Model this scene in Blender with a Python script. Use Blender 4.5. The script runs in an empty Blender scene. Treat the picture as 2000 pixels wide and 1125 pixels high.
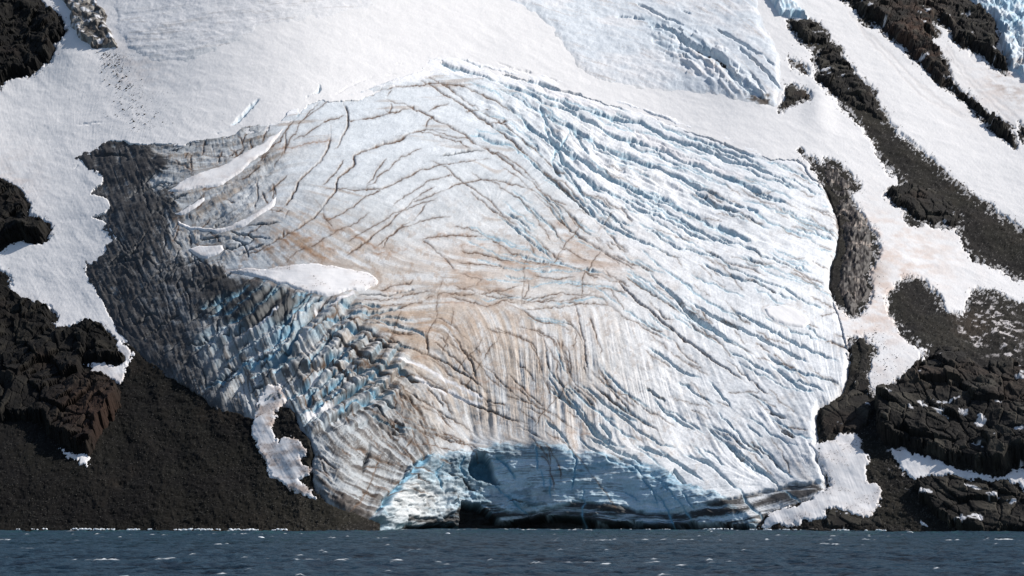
import bpy, math, random, time
import numpy as np
T0 = time.time()
random.seed(7); RNG = np.random.default_rng(7)
STEP = 1.5
# ------------------------------------------------------------ camera, light
F = 3750.0            # focal length in photograph pixels (2000 wide)
CAMH = 20.0
HOR = 987.0
sc = bpy.context.scene
cam_d = bpy.data.cameras.new('camera'); cam = bpy.data.objects.new('camera', cam_d)
sc.collection.objects.link(cam); sc.camera = cam
cam_d.sensor_width = 36; cam_d.lens = 36*F/2000
cam_d.shift_y = (HOR-562.5)/2000
cam.location = (0, 0, CAMH); cam.rotation_euler = (math.radians(90), 0, 0)
cam_d.clip_start = 1; cam_d.clip_end = 20000
SUN_EL, SUN_AZ = 45.0, 77.0      # azimuth measured from +Y (into the picture) towards +X (right)
w = bpy.data.worlds.new('World'); sc.world = w; w.use_nodes = True
nt = w.node_tree; sky = nt.nodes.new('ShaderNodeTexSky'); sky.sky_type = 'NISHITA'
sky.sun_disc = False; sky.sun_elevation = math.radians(SUN_EL); sky.sun_rotation = math.radians(SUN_AZ)
nt.links.new(sky.outputs[0], nt.nodes['Background'].inputs[0]); nt.nodes['Background'].inputs[1].default_value = 0.085
sd = bpy.data.lights.new('sun', 'SUN'); sd.energy = 4.1; sd.angle = math.radians(0.5); sd.color = (1.0, 0.955, 0.90)
so = bpy.data.objects.new('sun', sd); sc.collection.objects.link(so)
se, sa = math.radians(SUN_EL), math.radians(SUN_AZ)
from mathutils import Vector
SD = Vector((math.sin(sa)*math.cos(se), math.cos(sa)*math.cos(se), math.sin(se)))
so.rotation_euler = SD.to_track_quat('Z', 'Y').to_euler()
sc.view_settings.view_transform = 'Standard'; sc.view_settings.look = 'None'
sc.view_settings.exposure = 0.22; sc.view_settings.gamma = 1
sc.cycles.max_bounces = 5; sc.cycles.diffuse_bounces = 3

# ------------------------------------------------------------ numpy tools
xs = np.arange(-110, 2110+STEP, STEP); vs = np.arange(-100, 1066, STEP)
NX, NV = len(xs), len(vs)
GX, GV = np.meshgrid(xs, vs); GX = GX.astype(np.float32); GV = GV.astype(np.float32)
TAB = RNG.random((512, 512)).astype(np.float32)
def vnoise(x, y, seed=0):
    x = x+seed*37.7; y = y+seed*91.3
    xi = np.floor(x).astype(np.int32); yi = np.floor(y).astype(np.int32)
    fx = x-xi; fy = y-yi
    fx = fx*fx*(3-2*fx); fy = fy*fy*(3-2*fy)
    a = TAB[yi & 511, xi & 511]; b = TAB[yi & 511, (xi+1) & 511]
    c = TAB[(yi+1) & 511, xi & 511]; d = TAB[(yi+1) & 511, (xi+1) & 511]
    return (a+(b-a)*fx)*(1-fy)+(c+(d-c)*fx)*fy-0.5
def fbm(x, y, s, o=4, seed=0, g=0.5):
    r = 0; a = 1.0; c, sn = 0.8, 0.6
    x = x/s; y = y/s
    for k in range(o):
        r = r+a*vnoise(x, y, seed+k*3)
        x, y = (c*x-sn*y)*2.03, (sn*x+c*y)*2.03; a *= g
    return r
def ridged(x, y, s, o=4, seed=0, g=0.5):
    r = 0; a = 1.0; c, sn = 0.8, 0.6
    x = x/s; y = y/s
    for k in range(o):
        r = r+a*(0.5-2*np.abs(vnoise(x, y, seed+k*3)))
        x, y = (c*x-sn*y)*2.03, (sn*x+c*y)*2.03; a *= g
    return r
def facets(x, y, s, seed=0):
    """broken blocky facets: each cell is a plane of its own tilt. returns height, edge distance, cell random"""
    x = x/s+seed*17.3; y = y/s+seed*5.1
    xi = np.floor(x).astype(np.int32); yi = np.floor(y).astype(np.int32)
    d1 = np.full(x.shape, 9, np.float32); d2 = d1.copy(); h = np.zeros_like(d1); cr = np.zeros_like(d1)
    for j in (-1, 0, 1):
        for i in (-1, 0, 1):
            cx, cy = xi+i, yi+j
            px = cx+TAB[cy & 511, cx & 511]; py = cy+TAB[(cy+77) & 511, (cx+191) & 511]
            dx = x-px; dy = y-py; d = dx*dx+dy*dy
            gx = TAB[(cy+13) & 511, (cx+57) & 511]-.5; gy = TAB[(cy+113) & 511, (cx+157) & 511]-.5
            r = TAB[(cy+213) & 511, (cx+257) & 511]
            near = d < d1
            d2 = np.where(near, d1, np.minimum(d2, d))
            h = np.where(near, gx*dx*2+gy*dy*2+(r-.5)*.7, h); cr = np.where(near, r, cr)
            d1 = np.where(near, d, d1)
    return h.astype(np.float32), np.sqrt(d2)-np.sqrt(d1), cr
def sm(t): t = np.clip(t, 0, 1); return t*t*(3-2*t)
def blur(a, rx, ry=None, n=2):
    ry = rx if ry is None else ry
    for _ in range(n):
        for ax, r in ((1, rx), (0, ry)):
            k = int(round(r/STEP))
            if k < 1: continue
            pad = [(0, 0), (0, 0)]; pad[ax] = (k+1, k)
            c = np.cumsum(np.pad(a.astype(np.float64), pad, mode='edge'), axis=ax)
            m = 2*k+1; L = a.shape[ax]
            a = ((c[:, m:m+L]-c[:, :L]) if ax == 1 else (c[m:m+L]-c[:L]))/m
    return a.astype(np.float32)
def seg_update(D, A, p, q, R, la=0., lb=0., WX=GX, WV=GV):
    """D: running distance, A: running arclength at the closest point, in a box round the segment"""
    x0, x1 = min(p[0], q[0])-R, max(p[0], q[0])+R; y0, y1 = min(p[1], q[1])-R, max(p[1], q[1])+R
    i0 = max(0, int((x0-xs[0])/STEP)); i1 = min(NX, int((x1-xs[0])/STEP)+2)
    j0 = max(0, int((y0-vs[0])/STEP)); j1 = min(NV, int((y1-vs[0])/STEP)+2)
    if i0 >= i1 or j0 >= j1: return
    X = WX[j0:j1, i0:i1]; Y = WV[j0:j1, i0:i1]
    dx, dy = q[0]-p[0], q[1]-p[1]; L2 = dx*dx+dy*dy+1e-9
    t = np.clip(((X-p[0])*dx+(Y-p[1])*dy)/L2, 0, 1)
    d = np.sqrt((X-p[0]-t*dx)**2+(Y-p[1]-t*dy)**2)
    S = D[j0:j1, i0:i1]; m = d < S
    S[m] = d[m]
    if A is not None:
        A[j0:j1, i0:i1][m] = (la+(lb-la)*t)[m]
def poly_sdf(pts, wx, wv, R=70):
    """signed distance in photograph pixels, positive inside"""
    D = np.full(GX.shape, R, np.float32); ins = np.zeros(GX.shape, bool)
    n = len(pts)
    py = [p[1] for p in pts]; j0 = max(0, int((min(py)-30-vs[0])/STEP)); j1 = min(NV, int((max(py)+30-vs[0])/STEP)+2)
    X, Y = wx[j0:j1], wv[j0:j1]; I = ins[j0:j1]
    for k in range(n):
        p, q = pts[k], pts[(k+1) % n]
        seg_update(D, None, p, q, R, WX=wx, WV=wv)
        if p[1] != q[1]:
            c = ((p[1] > Y) != (q[1] > Y)) & (X < (q[0]-p[0])*(Y-p[1])/(q[1]-p[1])+p[0])
            I ^= c
    return np.where(ins, D, -D)
def warp(a, s, seed, o=4, g=.55):
    return GX+a*2*fbm(GX, GV, s, o, seed, g), GV+a*2*fbm(GX, GV, s, o, seed+20, g)
def blob(cx, cy, rx, ry, rot=0, hard=1.):
    c, s = math.cos(math.radians(rot)), math.sin(math.radians(rot))
    dx, dy = GX-cx, GV-cy
    u = (dx*c+dy*s)/rx; v = (-dx*s+dy*c)/ry
    return np.exp(-(u*u+v*v)**hard)
def parse(s):
    return [[tuple(float(c) for c in p.split(',')) for p in line.split()] for line in s.strip().splitlines() if line.strip()]

# ------------------------------------------------------------ traced outlines
exec_polys = {}
def P(s): return parse(s)[0]
GLACIER = P("140,308 175,292 190,275 215,266 240,265 280,272 345,272 400,264 450,256 475,249 520,246 548,240 575,215 598,196 625,186 668,190 700,183 740,172 770,158 815,145 840,120 870,106 940,128 1000,138 1060,150 1130,172 1200,196 1270,218 1340,246 1420,272 1500,300 1562,300 1590,330 1612,360 1630,395 1645,430 1650,455 1643,490 1632,520 1628,560 1640,590 1655,625 1664,660 1670,700 1664,740 1650,768 1630,790 1606,798 1598,825 1606,862 1604,890 1618,930 1622,952 1600,975 1560,992 1510,1008 1480,1030 1470,1070 745,1070 738,1028 700,1012 660,998 635,985 612,965 602,940 598,905 606,885 600,862 578,835 562,805 535,800 500,828 450,812 420,800 392,776 352,748 300,722 262,690 230,662 205,628 185,590 168,560 152,525 158,503 190,500 205,470 215,455 175,440 148,424 180,412 205,402 165,392 135,378 165,370 190,350 158,330")
UPPER_R = P("930,-140 945,-10 990,12 1045,38 1080,75 1108,112 1125,140 1150,160 1200,172 1280,185 1360,190 1410,196 1455,205 1500,215 1522,218 1530,195 1535,165 1534,125 1520,85 1500,45 1488,10 1490,-140")
UPPER_L = P("175,-140 205,0 215,30 215,60 235,95 270,118 300,130 340,136 385,132 430,112 480,85 520,65 600,52 680,42 740,30 770,15 740,0 700,-140")
ICEFALL = P("1860,-140 1875,0 1905,25 1940,45 1955,70 1950,90 1962,115 1970,140 1990,150 2010,165 2150,170 2150,-140")
ICEFALL_S = P("1490,-140 1497,0 1512,18 1522,30 1560,40 1578,42 1560,20 1545,0 1540,-140")
D = {}
D['cliff_tl'] = P("-200,-200 78,-200 76,0 90,18 106,24 120,42 126,62 120,80 107,86 110,100 103,116 96,126 76,136 50,150 45,153 18,152 0,170 -200,250")
D['cliff_ml'] = P("-200,320 0,352 20,360 38,374 54,400 57,420 76,432 97,445 101,455 88,470 80,477 45,473 20,476 0,487 -200,560")
D['slope_left'] = P("-200,500 0,535 15,552 10,566 25,583 60,594 96,608 112,622 100,632 109,645 113,655 126,647 150,638 165,636 185,646 206,650 222,660 240,675 300,640 420,760 620,800 700,950 800,1020 800,1100 -200,1100")
D['ridge'] = P("1541,40 1555,42 1580,41 1600,50 1612,62 1620,85 1640,100 1645,115 1665,135 1670,155 1700,170 1710,190 1712,210 1730,228 1736,242 1780,282 1830,328 1900,385 1960,430 2000,455 2200,590 2200,620 2050,560 2000,545 1985,548 1960,530 1930,515 1900,505 1885,480 1872,452 1875,432 1866,446 1845,446 1822,443 1800,433 1795,441 1780,440 1771,425 1790,428 1770,412 1745,395 1728,378 1740,370 1765,362 1755,345 1735,330 1715,300 1700,275 1685,250 1665,225 1640,200 1625,185 1600,165 1590,150 1598,130 1587,118 1598,108 1580,92 1560,78 1550,60 1543,52")
D['knob_a'] = P("1546,120 1556,122 1572,132 1578,148 1565,144 1550,131")
D['knob_b'] = P("1535,172 1548,167 1560,174 1572,182 1582,191 1578,197 1560,200 1545,203 1535,210 1522,216 1530,195")
D['ridge_up'] = P("1640,-200 1650,0 1668,14 1678,32 1692,50 1706,52 1693,40 1712,50 1740,75 1755,85 1775,105 1800,130 1825,157 1860,178 1885,200 1905,220 1925,237 1945,262 1970,277 1984,288 1985,277 1962,252 1930,225 1905,200 1890,193 1870,170 1857,150 1850,130 1835,105 1820,90 1806,68 1826,75 1832,72 1822,48 1828,38 1848,50 1857,65 1862,84 1872,86 1912,108 1940,128 1962,141 1966,130 1958,110 1944,90 1955,75 1945,60 1950,50 1920,20 1890,0 1880,-200")
D['sliver'] = P("1947,229 1960,235 1976,252 1970,256 1955,246")
D['edge_r'] = P("1990,243 2000,250 2200,360 2200,390 2000,277 1993,262")
D['tongue'] = P("1560,296 1578,312 1600,317 1622,316 1642,326 1662,345 1679,364 1676,372 1660,372 1666,395 1682,418 1700,448 1716,480 1712,510 1698,532 1700,560 1703,580 1690,600 1668,622 1640,600 1600,560 1600,400 1610,372 1595,335")
D['slope_right'] = P("1665,664 1682,664 1711,687 1700,695 1696,712 1702,760 1712,775 1740,765 1748,748 1770,740 1792,730 1806,700 1808,684 1772,660 1754,640 1740,620 1733,590 1737,568 1760,550 1790,547 1812,560 1832,575 1838,600 1852,612 1872,616 1886,606 1890,590 1904,572 1916,568 1950,580 1980,597 2000,600 2200,620 2200,1100 1440,1100 1440,1020 1500,900 1560,780 1640,740")
S = {}
S['snow_patch_lens'] = P("445,533 480,528 510,530 550,524 605,517 650,520 700,528 728,540 742,552 733,562 700,572 660,580 630,582 600,577 560,563 500,548")
S['snow_patch_oval'] = P("1492,605 1505,598 1530,597 1556,604 1575,618 1582,634 1570,642 1540,640 1512,632 1498,620")
S['snow_patch_small'] = P("363,485 395,477 438,480 441,490 424,505 400,510 378,498")
S['snow_band_low'] = P("343,431 370,437 420,447 445,444 470,432 500,416 520,400 542,380 538,402 510,424 480,442 455,452 425,458 390,450 352,442")
S['snow_band_high'] = P("322,377 350,358 400,336 440,322 480,300 520,278 545,262 560,252 548,272 525,298 505,312 490,322 462,345 430,365 400,372 350,378")
S['snow_band_short'] = P("338,423 352,412 380,400 402,388 406,396 392,408 370,418 345,424")
S['snow_gully'] = P("165,715 200,713 232,716 240,708 232,690 222,660 240,668 258,684 266,694 262,706 250,712 246,730 236,752 205,742 186,738 165,740 178,725")
S['snow_scrap'] = P("107,878 128,877 150,888 181,890 178,903 171,912 160,910 148,900 128,890")
S['snow_dirty'] = P("494,845 498,812 508,778 522,756 545,752 556,770 552,795 542,810 534,830 536,852 546,866 562,852 580,862 596,872 603,884 590,895 592,909 608,916 602,932 584,940 592,948 608,958 618,975 590,966 556,950 530,928 518,900 502,870")
S['snow_tongue'] = P("1738,876 1770,883 1800,892 1850,906 1930,928 1960,930 1976,914 2000,914 2200,900 2200,990 2000,960 1985,945 1960,938 1930,940 1890,934 1870,935 1815,932 1795,942 1778,935 1762,915 1745,897")
S['snow_apron'] = P("1580,868 1625,858 1640,848 1668,845 1680,860 1692,890 1704,905 1695,920 1700,938 1724,960 1720,985 1702,1010 1690,1015 1660,1005 1630,992 1615,996 1612,1016 1570,1020 1540,1031 1480,1032 1500,1000 1560,985 1600,960 1620,945 1606,915")
S['snow_fleck'] = P("1789,1024 1800,1022 1815,1030 1800,1031")
ROCK = {   # name: outline, height in metres, label, category
 'a': (D['cliff_tl'], 26, 'black rock cliff filling the top left corner above the snow'),
 'b': (D['cliff_ml'], 18, 'black rock buttress poking into the left snowfield at the picture edge'),
 'c': (P("-200,560 0,568 30,584 60,594 96,608 112,622 102,632 113,656 126,647 165,636 206,650 225,665 250,700 245,716 200,712 165,716 176,728 168,742 205,744 235,755 240,785 228,815 205,842 190,872 180,892 150,886 125,874 95,850 85,830 40,826 -200,840"), 20, 'dark brown crag below the left snowfield with a rusty lower face'),
 'd': (P("1541,40 1560,41 1582,41 1600,50 1612,62 1620,85 1622,90 1600,88 1578,88 1560,76 1549,60"), 13, 'flat-topped black rock at the upper end of the diagonal ridge'),
 'e': (P("1598,108 1622,90 1640,100 1645,115 1665,135 1670,155 1700,170 1710,190 1712,210 1730,228 1734,242 1715,238 1690,222 1660,205 1630,188 1600,160 1592,150 1598,130 1588,118"), 15, 'craggy middle rock of the diagonal ridge with a steep lower face'),
 'f': (P("1730,378 1742,370 1768,362 1800,372 1830,385 1860,402 1876,425 1866,445 1845,446 1820,443 1790,430 1768,412 1745,395"), 12, 'black rock ledge standing above the right snowfield with snow at its foot'),
 'g': (P("1771,422 1780,421 1794,430 1795,441 1782,440"), 3, 'little dark rock alone in the snow below the black ledge'),
 'h': (D['knob_a'], 4, 'small dark rock on the snow left of the ridge'),
 'i': (D['knob_b'], 6, 'snow-flecked black rock beside the snout of the upper ice tongue'),
 'j': (D['ridge_up'], 22, 'long brown rock rib running down from the top right'),
 'k': (D['sliver'], 3, 'thin dark rock sliver beside the tail of the long brown rib'),
 'l': (D['edge_r'], 8, 'brown rock at the right edge under the far snow slope'),
 'm': (P("1712,775 1745,765 1790,735 1830,690 1870,700 1920,730 1980,720 2200,740 2200,900 2000,912 1976,912 1962,928 1930,926 1850,903 1800,888 1775,880 1740,874 1716,858 1708,830 1706,795"), 26, 'big black cliff at right above the curved snow tongue'),
 'n': (P("1785,946 1820,936 1870,938 1930,944 1960,941 1985,949 2000,965 2200,990 2200,1050 1950,1046 1870,1040 1830,1015 1800,985 1790,965"), 14, 'dark shore crag below the curved snow tongue at lower right'),
 'o': (P("1606,800 1640,785 1665,762 1678,700 1668,666 1682,664 1711,687 1700,695 1696,712 1702,760 1704,800 1700,835 1680,845 1660,842 1630,850 1612,868 1600,840"), 7, 'brown mud-streaked rock beside the right edge of the glacier'),
 'p': (P("1615,998 1632,992 1660,1006 1690,1016 1720,1012 1735,1030 1700,1037 1620,1034 1610,1018"), 4, 'low dark rock hump between the snow apron and the sea'),
}
# cracks: kind letter, width(px), depth(m), points.  d dirty, b open blue, k black slot, l snow-filled
CR = """
b 8 6 624,166 624,180 616,188 600,200 590,210 585,222 580,232
d 3 2.5 580,232 565,252 545,278 525,296 515,306 508,318 500,324
s 2 1 645,190 620,205 603,220
d 4 4 675,192 670,205 678,220 680,245 672,265 660,288 650,292
d 3 2.5 675,198 700,195 728,190 735,182 768,174 820,169 862,165 905,172 935,185 970,200 1010,225
d 3 2.5 740,190 760,198 806,213 840,230 870,245 900,262 915,275 940,290 970,305 1000,325 1040,360 1080,400
d 2 2 767,178 757,190
d 3 2.5 762,200 764,212 760,223 748,215
d 3 2 806,213 760,225 710,235 685,240 672,228
d 2 1.5 672,228 640,240 600,260 570,278
d 5 4 646,245 645,270 640,290 625,315 615,325 600,340 585,355 575,375 560,400 545,415
d 5 4 885,256 860,256 830,256 800,263 780,275 770,278 755,278 730,288 700,300 692,305 692,320 680,335 660,350 655,375 635,400 615,425 590,445 570,455 545,470 520,485 500,497 470,500
d 2 2 830,256 835,240 850,230
d 3 2 835,222 850,210 878,203
d 4 3.5 810,155 850,175 890,200 930,225 970,255 1000,280 1040,315 1080,350 1120,390 1160,430 1200,470 1240,510
d 3 3 830,150 870,170 905,195 945,220 985,245 1020,275 1060,312 1100,345
d 2 2 910,220 960,212
d 2 2 950,243 995,238
b 4 3 912,270 935,266 960,280 1000,288
k 4 2.5 858,308 890,300 925,296 945,298
d 2 2 840,315 870,330 905,358 920,370 960,400 1000,440
d 2 2 620,370 690,372 740,372 790,350 820,335 870,322 910,318 960,312
d 3 2.5 865,375 900,360 940,352 1000,362 1050,380
d 2 2 757,308 735,335 715,365
d 3 2 675,310 655,340 620,372
d 3 2 563,343 540,365 525,375
b 6 5 835,113 870,127 900,137 940,152 1000,172 1060,195
b 6 5 870,107 905,120 950,137 1000,150 1053,166 1100,178 1160,190 1200,205 1260,222 1320,248 1350,255 1400,275 1450,298 1500,318
s 2 2 965,120 1000,135 1060,152 1110,166
b 6 6 1000,158 1055,185 1100,200 1130,215 1170,225 1210,235 1250,242 1300,270 1370,290 1420,315 1470,325 1520,350 1570,380
b 6 6 1000,170 1040,185 1070,205 1110,215 1150,240 1200,270 1250,280 1300,300 1340,320 1400,340 1450,360 1500,385 1550,405
b 6 5 1000,190 1050,215 1100,245 1130,260 1180,290 1230,310 1280,330 1330,350 1380,375 1430,400 1480,420
b 7 6 985,205 1020,235 1050,262 1090,290 1140,320 1190,350 1240,375 1300,400 1350,420 1400,450
b 4 5 1000,290 1050,330 1075,350 1110,385 1150,420 1190,445 1240,470 1290,490 1330,510
b 7 6 1060,240 1075,270 1100,320 1140,350 1180,380
b 6 5 1055,205 1060,230 1072,250
b 6 5 1070,243 1090,275 1105,290 1120,300
b 5 4 1120,255 1140,290 1150,310
b 5 4 1075,315 1085,335 1095,350
b 4 4 1110,265 1085,300 1075,320
d 4 4 1035,375 1065,405 1100,440 1150,475 1180,495 1230,520 1245,530
d 3 3 1060,375 1100,410 1140,450 1180,480
b 5 5 1110,375 1150,410 1160,425 1185,440
b 3 4 1185,375 1220,395 1250,415 1300,430 1350,460 1400,475
b 7 6 1350,370 1380,390 1405,408 1450,420
b 6 5 1465,373 1500,392 1540,400
b 6 5 1455,408 1480,420
b 7 5 1380,445 1405,445 1430,458 1470,475
d 3 3 1210,405 1225,425 1236,437
b 8 7 1267,535 1290,560 1310,575 1325,590 1335,605 1360,625 1390,645 1420,670 1445,685
b 4 5 1330,580 1360,600 1390,620 1420,635 1455,650 1500,670 1540,690 1590,715
d 4 5 1195,545 1230,575 1250,595 1290,625 1330,660 1360,685 1400,710 1430,730 1460,750
d 3 3 1220,545 1260,570 1300,595 1330,615
d 2 2 1200,615 1240,630 1270,650 1310,670
b 3 3 1265,680 1310,710 1330,725 1370,740
b 4 4 1425,605 1450,620 1490,640 1540,665 1590,690 1640,710
d 3 3 1410,510 1440,520 1470,530 1500,545
b 4 3 1450,500 1480,515 1520,530
d 2 2 1030,545 1033,570 1020,585
d 3 3 1125,595 1132,625 1138,660 1143,700 1150,740
d 5 3 1005,580 1010,600 1030,615 1060,630 1100,633
d 3 2 1060,655 1065,690 1075,740
d 3 1.5 1020,590 1060,582 1100,572
d 2 1.5 1020,592 1090,590 1130,585 1180,565
d 2 2 870,375 835,385 800,398
d 4 3 780,410 775,425 760,440 740,455 715,475 690,490 675,505
d 3 2 835,395 820,415 810,430 780,447 760,465 745,490
d 2 2 745,375 715,385 700,398 670,420 635,438
d 2 2.5 915,377 935,395 965,415 990,430 1010,445
d 3 2 820,470 840,480 860,500 880,520 893,532
d 2 1.5 820,470 860,463 900,462 950,465
d 5 2 895,490 930,495 960,500 1000,510
d 2 1.5 890,533 920,545 940,550 930,562 890,570
d 4 2.5 740,570 770,560 800,555 808,545
d 2 1.5 870,580 910,590 950,600 1000,585
d 2 1.5 830,590 790,600 740,615 700,628 650,645
d 4 3.5 600,620 640,650 700,690 750,715 800,740 860,760 920,790 970,810 1010,830 1050,850
d 3 3 640,600 700,640 760,670 820,690 870,710 920,740 960,780
d 4 3 830,650 832,670 838,690 832,700
d 3 3 875,650 895,670 905,690 920,710 930,745
d 2 2 740,650 790,655 810,648
d 4 3 700,790 740,815 780,845 800,855
d 3 3 720,790 770,830 840,850 900,868 930,872
d 3 2 860,720 900,750 950,785 990,795
d 2 2 700,705 740,730 790,760 850,800 930,850
b 7 7 560,556 540,575 500,605 450,635 420,660 380,690
b 9 9 592,600 560,632 520,660 480,690 440,715
b 12 12 584,640 578,665 555,695 520,725 490,745
b 8 7 660,640 640,665 620,690 600,720
b 8 8 690,672 640,702 620,735 585,765 570,790
b 5 6 738,728 700,757 660,785 625,812 600,830
b 6 6 700,715 660,745 625,775
d 4 4 640,585 610,615 590,640
d 4 4 665,608 620,640 600,655
d 4 4 640,700 610,730 590,755
b 12 10 850,885 838,893 810,912 790,940 765,965 745,990 730,1006
k 6 5 719,868 717,890 712,910 708,926
d 3 3 803,855 797,870 790,880
b 9 6 1070,762 1100,780 1120,795 1140,820 1165,850 1200,875
b 4 4 1130,750 1180,790 1220,820 1255,850 1290,870 1320,880
d 4 4 1150,752 1200,790 1240,815 1290,845
b 5 4 1275,780 1300,805 1330,825 1360,845
d 3 3 1000,835 1030,845 1060,862
b 5 5 1140,850 1180,870 1210,885 1240,898 1260,915
b 6 5 1240,870 1310,900 1350,925 1380,945
b 6 5 1370,830 1420,870 1450,900 1480,920 1510,935
b 5 4 1330,890 1380,905 1410,930 1445,960
b 4 4 1410,860 1450,890 1500,930 1530,960
b 5 4 1168,828 1182,840 1196,860
b 4 3 1490,690 1540,722 1600,742 1650,756
b 5 4 1500,712 1530,735 1560,760 1590,770
k 5 4 1500,810 1515,813 1535,821
k 5 5 1524,842 1540,850 1555,858
b 6 6 1300,55 1340,85 1400,115 1430,150 1450,170 1480,195
b 12 8 1262,48 1310,62 1340,88 1390,108 1415,125 1425,145 1450,165
b 4 4 1240,10 1290,35 1335,52
b 4 4 1390,55 1440,85 1490,115 1515,135
b 4 4 1440,95 1490,140 1512,165 1530,185
b 4 3 1260,42 1200,35
b 4 4 1460,140 1480,165 1495,195
b 3 3 1330,25 1350,35
b 7 5 508,197 498,205 480,220 465,238 450,247
b 7 5 472,252 440,264 400,270 365,280
s 3 1.5 148,247 180,243 208,240
s 3 1.2 145,330 155,322
s 2 1 735,148 705,162 680,170 650,190
s 2 1 750,148 780,146
s 2 1.2 770,128 790,125
b 5 5 965,893 985,905 1000,925 1008,940
b 5 5 952,925 970,950 990,970 1010,990 1030,1003
b 4 4 1245,932 1262,945 1278,965 1287,992
b 5 5 1305,935 1316,921 1325,935 1340,950
b 4 4 1112,878 1126,900 1120,940 1118,965
b 4 3 1050,868 1048,900 1052,925
b 4 4 1228,905 1248,922 1258,935
b 3 3 1330,960 1352,990 1358,1000
k 3 3 870,925 900,935 930,960
k 3 3 985,985 1000,978 1030,984
b 4 4 860,905 850,930 860,960
b 4 3 905,895 895,915 910,935
"""
LIGHT = """
5 690,575 668,589 640,602 618,607
6 545,615 525,630 505,645 490,650
5 645,712 628,725 610,745 588,770 580,780
5 650,790 620,805 600,818
4 780,705 830,720 870,745 900,760 940,780
4 812,738 850,760 870,770
4 1180,250 1230,265 1290,290 1330,310
9 1240,262 1290,283 1340,312 1400,330 1450,345
6 1040,168 1100,190 1150,205 1200,222
5 878,765 905,782 940,790
"""
STAIN = """
6 895,485 930,478 980,480 1040,490 1090,500
6 895,500 940,510 1000,512 1060,510 1130,515 1200,525 1250,535
5 870,520 900,535 940,545 950,555 930,565 890,575 860,580
4 820,470 850,490 880,520 893,532
5 822,468 860,462 920,465
7 1110,470 1130,480 1160,490 1200,515 1240,545
5 1090,440 1110,460 1150,480
6 780,640 830,635 900,640
5 760,660 800,650 850,645
8 552,470 590,488 640,508
6 560,455 610,470 650,492
4 680,490 740,500 790,490
5 740,575 800,562
4 860,590 930,600 1000,600
5 900,560 940,572 1000,575
6 1000,520 1060,535 1140,530
5 640,445 700,470 760,500
4 590,420 640,430 700,455
6 700,690 760,700 830,700
5 640,600 700,620 760,640
4 450,500 500,490 560,490
4 545,300 600,280 650,275
4 1240,330 1300,360 1360,380
4 1300,440 1360,460 1420,470
4 1080,860 1110,850 1150,845
5 930,740 990,760 1040,770
4 1430,870 1480,900 1530,910
5 1520,880 1560,910 1590,930
"""
FOL = """
860,497 950,500 1050,510 1150,518 1240,530
870,478 980,482 1080,495 1180,505
890,540 1000,538 1100,545
820,470 850,490 880,520
930,550 870,570 760,600

700,250 800,240 900,235
600,300 700,290 800,300 900,330
560,440 620,480 680,510
560,460 600,500
640,420 720,450 790,490
900,380 940,450 960,520
1000,400 960,440 940,500
900,560 930,640 960,720
1000,640 1005,740 1010,830
1120,600 1130,740 1135,850
1200,640 1225,740 1245,840
1300,700 1330,790 1370,880
1420,760 1480,850 1540,930
1500,740 1560,820 1600,930
1350,480 1370,600
1480,430 1510,600
1550,420 1570,600
1620,400 1600,500
1640,620 1655,740
200,300 240,420 290,520
170,520 215,610 265,690
330,560 360,640 400,740
420,600 440,700 460,780
520,600 490,560
600,560 570,600
600,690 640,760
680,790 720,850 760,900
600,850 640,920 720,960
800,800 830,870
660,900 720,930 780,900
870,950 950,958 1050,950 1150,955
1150,940 1250,930
1300,975 1380,940
1450,1010 1530,985 1600,955
1000,1010 1100,985 1200,1000 1400,1010
1050,60 1150,90 1250,140
1350,100 1420,150 1480,180
260,60 400,40 600,20
300,110 360,125 420,100
1900,0 1950,60 2000,130
650,620 720,660 800,690
350,300 420,290 480,280
450,400 520,350
"""
cracks = []
for l in CR.strip().splitlines():
    f = l.split(); cracks.append((f[0], float(f[1]), float(f[2]), [tuple(map(float, p.split(','))) for p in f[3:]]))

# ------------------------------------------------------------ flow direction fields (double angle, on a coarse grid)
def flow_field(strokes, sig):
    cx = np.linspace(xs[0], xs[-1], 111); cv = np.linspace(vs[0], vs[-1], 60)
    X, Y = np.meshgrid(cx, cv); C = np.zeros_like(X); Sn = np.zeros_like(X)
    for pts in strokes:
        for a, b in zip(pts[:-1], pts[1:]):
            L = math.hypot(b[0]-a[0], b[1]-a[1]); n = max(1, int(L/25)); th = math.atan2(b[1]-a[1], b[0]-a[0])*2
            for k in range(n):
                t = (k+.5)/n; px, py = a[0]+(b[0]-a[0])*t, a[1]+(b[1]-a[1])*t
                d2 = ((X-px)**2+(Y-py)**2)/sig**2
                wgt = L/n*(np.exp(-d2)+.02/(1+d2*d2)); C += wgt*math.cos(th); Sn += wgt*math.sin(th)
    th = np.arctan2(Sn, C)/2
    # upsample cos,sin of double angle
    fi = (GX-cx[0])/(cx[1]-cx[0]); fj = (GV-cv[0])/(cv[1]-cv[0])
    i = np.clip(fi.astype(int), 0, 109); j = np.clip(fj.astype(int), 0, 58); fx = fi-i; fy = fj-j
    def up(a): return (a[j, i]*(1-fx)+a[j, i+1]*fx)*(1-fy)+(a[j+1, i]*(1-fx)+a[j+1, i+1]*fx)*fy
    th = np.arctan2(up(np.sin(2*th)), up(np.cos(2*th)))/2
    return np.cos(th).astype(np.float32), np.sin(th).astype(np.float32)
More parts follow.
